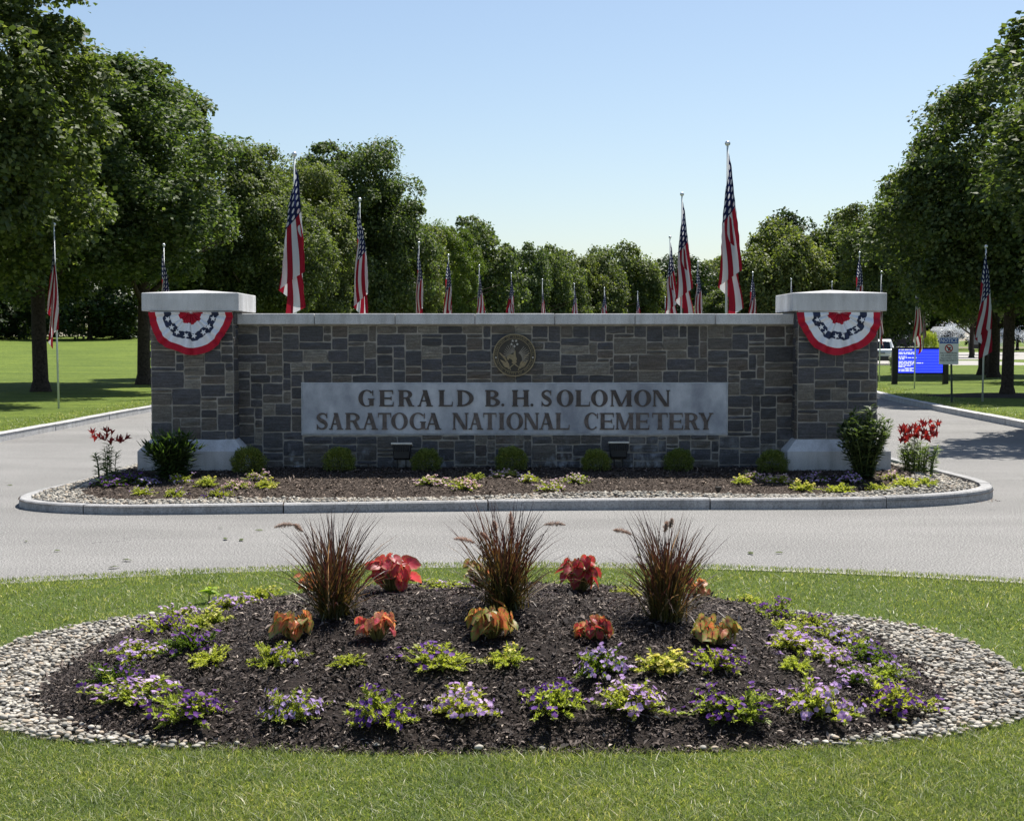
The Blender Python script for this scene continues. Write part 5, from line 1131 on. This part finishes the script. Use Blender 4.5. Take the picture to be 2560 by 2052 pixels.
for i, (x, y, ra, zc, rz) in enumerate([(.6, 105, 2.5, 4.1, 4.0), (2.3, 108, 2.3, 4.0, 3.8), (3.4, 111, 2.6, 4.3, 4.0), (5.4, 116, 2.7, 4.2, 4.0), (7.1, 118, 2.8, 4.4, 4.1), (9.6, 124, 3.6, 4.8, 4.5), (12.2, 126, 2.1, 3.4, 3.3)]):
    tree(x, y, ra, zc, rz, LO[i % 3], OLIVE if i % 2 else MAPLE, ORD[i]+' small rounded far tree counted from the bright lime tree', GFAR)
# the other side
tree(13.8, 38.8, 4.0, 5.1, 3.7, HI[1], MAPLE, 'large leafy maple on the mulch ring behind the notice sign', None, tx=13.35, rot=2.6, trunk=.75)
tree(12.0, 23.6, 4.3, 4.4, 3.0, HI[0], MAPLE, 'maple by the drive that shades the asphalt, mostly beyond the photograph', None, rot=4.4)
tree(16.2, 58, 3.3, 4.7, 3.3, HI[2], OLIVE, 'olive-green tree hanging over the blue screen', None, tx=19.4, rot=1.2)
tree(20.3, 62, 4.2, 5.8, 3.9, HI[1], MAPLE, 'dark maple with a forked trunk behind the lawn flagpoles', None, rot=.8)
tree(22.0, 52, 4.0, 5.3, 3.8, HI[2], MAPLE, 'thick-trunked maple with flared roots beyond the mulch ring', None, tx=19.2, rot=.1, trunk=1.5)
GW = 'tall feathery trees beyond the pillar cap'
for i, (x, y, ra, zc, rz) in enumerate([(20.4, 112, 4.2, 5.5, 4.9), (23.4, 118, 4.9, 6.1, 5.3), (26.9, 115, 4.6, 6.0, 5.2), (30.2, 120, 4.4, 5.8, 5.4), (18.2, 122, 2.8, 3.3, 3.0)]):
    tree(x, y, ra, zc, rz, WILLOW, DARKL if i % 2 else OLIVE, ('feathery tree at the sky-gap end of the grove', 'tallest broad tree in the feathery grove', 'feathery tree standing in front of the grove beside the tallest one', 'feathery tree of the grove half behind the mulched maple', 'lowest bushy tree of the feathery grove')[i], GW, name='feathery_tree')
tree(38.9, 122, 2.4, 4.6, 2.6, LO[1], MAPLE, 'slim-trunked tree by the far road behind the notice sign', None, trunk=.9)
tree(48.2, 145, 3.2, 6.0, 3.2, LO[2], MAPLE, 'far roadside tree between the forked maple and the mulched maple', None)
GB = 'distant background trees'
for i in range(26):
    x = -62+i*3.2 if i < 17 else 24+(i-17)*8.5; y = 135+12*math.sin(i*2.1)+(90 if i >= 17 else 0); ra = 4.2+1.2*math.sin(i*1.7)+(4 if i >= 17 else 0)
    if -9 < x < 17: continue
    tree(x, y, ra, 4.4+(2.2 if i >= 17 else 0)+.8*math.sin(i*3.3), 4.6+(2.5 if i >= 17 else 0), LO[i % 3], DARKL if i % 3 else OLIVE, ('distant dark tree in the wood beyond the sloping lawn with the maples' if i < 17 else 'distant tree in the wood beyond the pale far road'), GB+(' beyond the sloping lawn' if i < 17 else ' beyond the far road'), name='background_tree')
for i, (a, d, s) in enumerate([(1770, 150, 2.3), (1800, 156, 1.9), (1845, 148, 2.6), (1735, 170, 2.0)]):
    tree(at_d(a, 850, d)[0], d, s, 2.6, s*1.15, LO[i % 3], OLIVE, 'low distant tree in the gap between the avenue and the feathery grove', 'low trees in the gap', name='background_tree')
# flowering shrubs behind the screen
HYD = leafmat('hydrangea_head', [(0, (.5, .52, .42)), (1, (.72, .72, .66))], .3, (1, 1, 1), .7, .1)
for i, (a, b) in enumerate([(2254, 66), (2283, 67), (2297, 68)]):
    x = at_d(a, 860, b)[0]; o = thing('hydrangea', 'white-flowering shrub just behind the blue screen', 'shrub', (x, b, .1), i, 'white shrubs behind the screen')
    obj('foliage', BOXM, FOLG, o, (0, 0, .42), scale=(.5, .5, .62)); V = BOXM; tag(obj('flowers', V, HYD, o, (0, 0, .62), (0, 0, 1), (.5, .5, .52)), kind='stuff')
x = at_d(2322, 860, 82)[0]; o = thing('yellow_shrub', 'pale yellow-green shrub between the lodge and the notice sign', 'shrub', (x, 82, .1)); obj('foliage', BOXM, FOLL, o, (0, 0, .9), scale=(.6, .6, 1.)); obj('stems', BSTEM, BARK, o)
# mulch ring under the maple
A = np.linspace(0, 2*math.pi, 41)[:-1]; mb = MB(); mb.add([(2.2*math.cos(a)*(1+.05*math.sin(5*a)), 1.6*math.sin(a), .0) for a in A]+[(1.2*math.cos(a), .9*math.sin(a), .05) for a in A], [tuple(range(40, 80))]+[(i, (i+1) % 40, 40+(i+1) % 40, 40+i) for i in range(40)])
tag(obj('mulch_ring', mb.mesh('ring'), MULCH2, None, (13.35, 38.8, .10)), kind='structure')
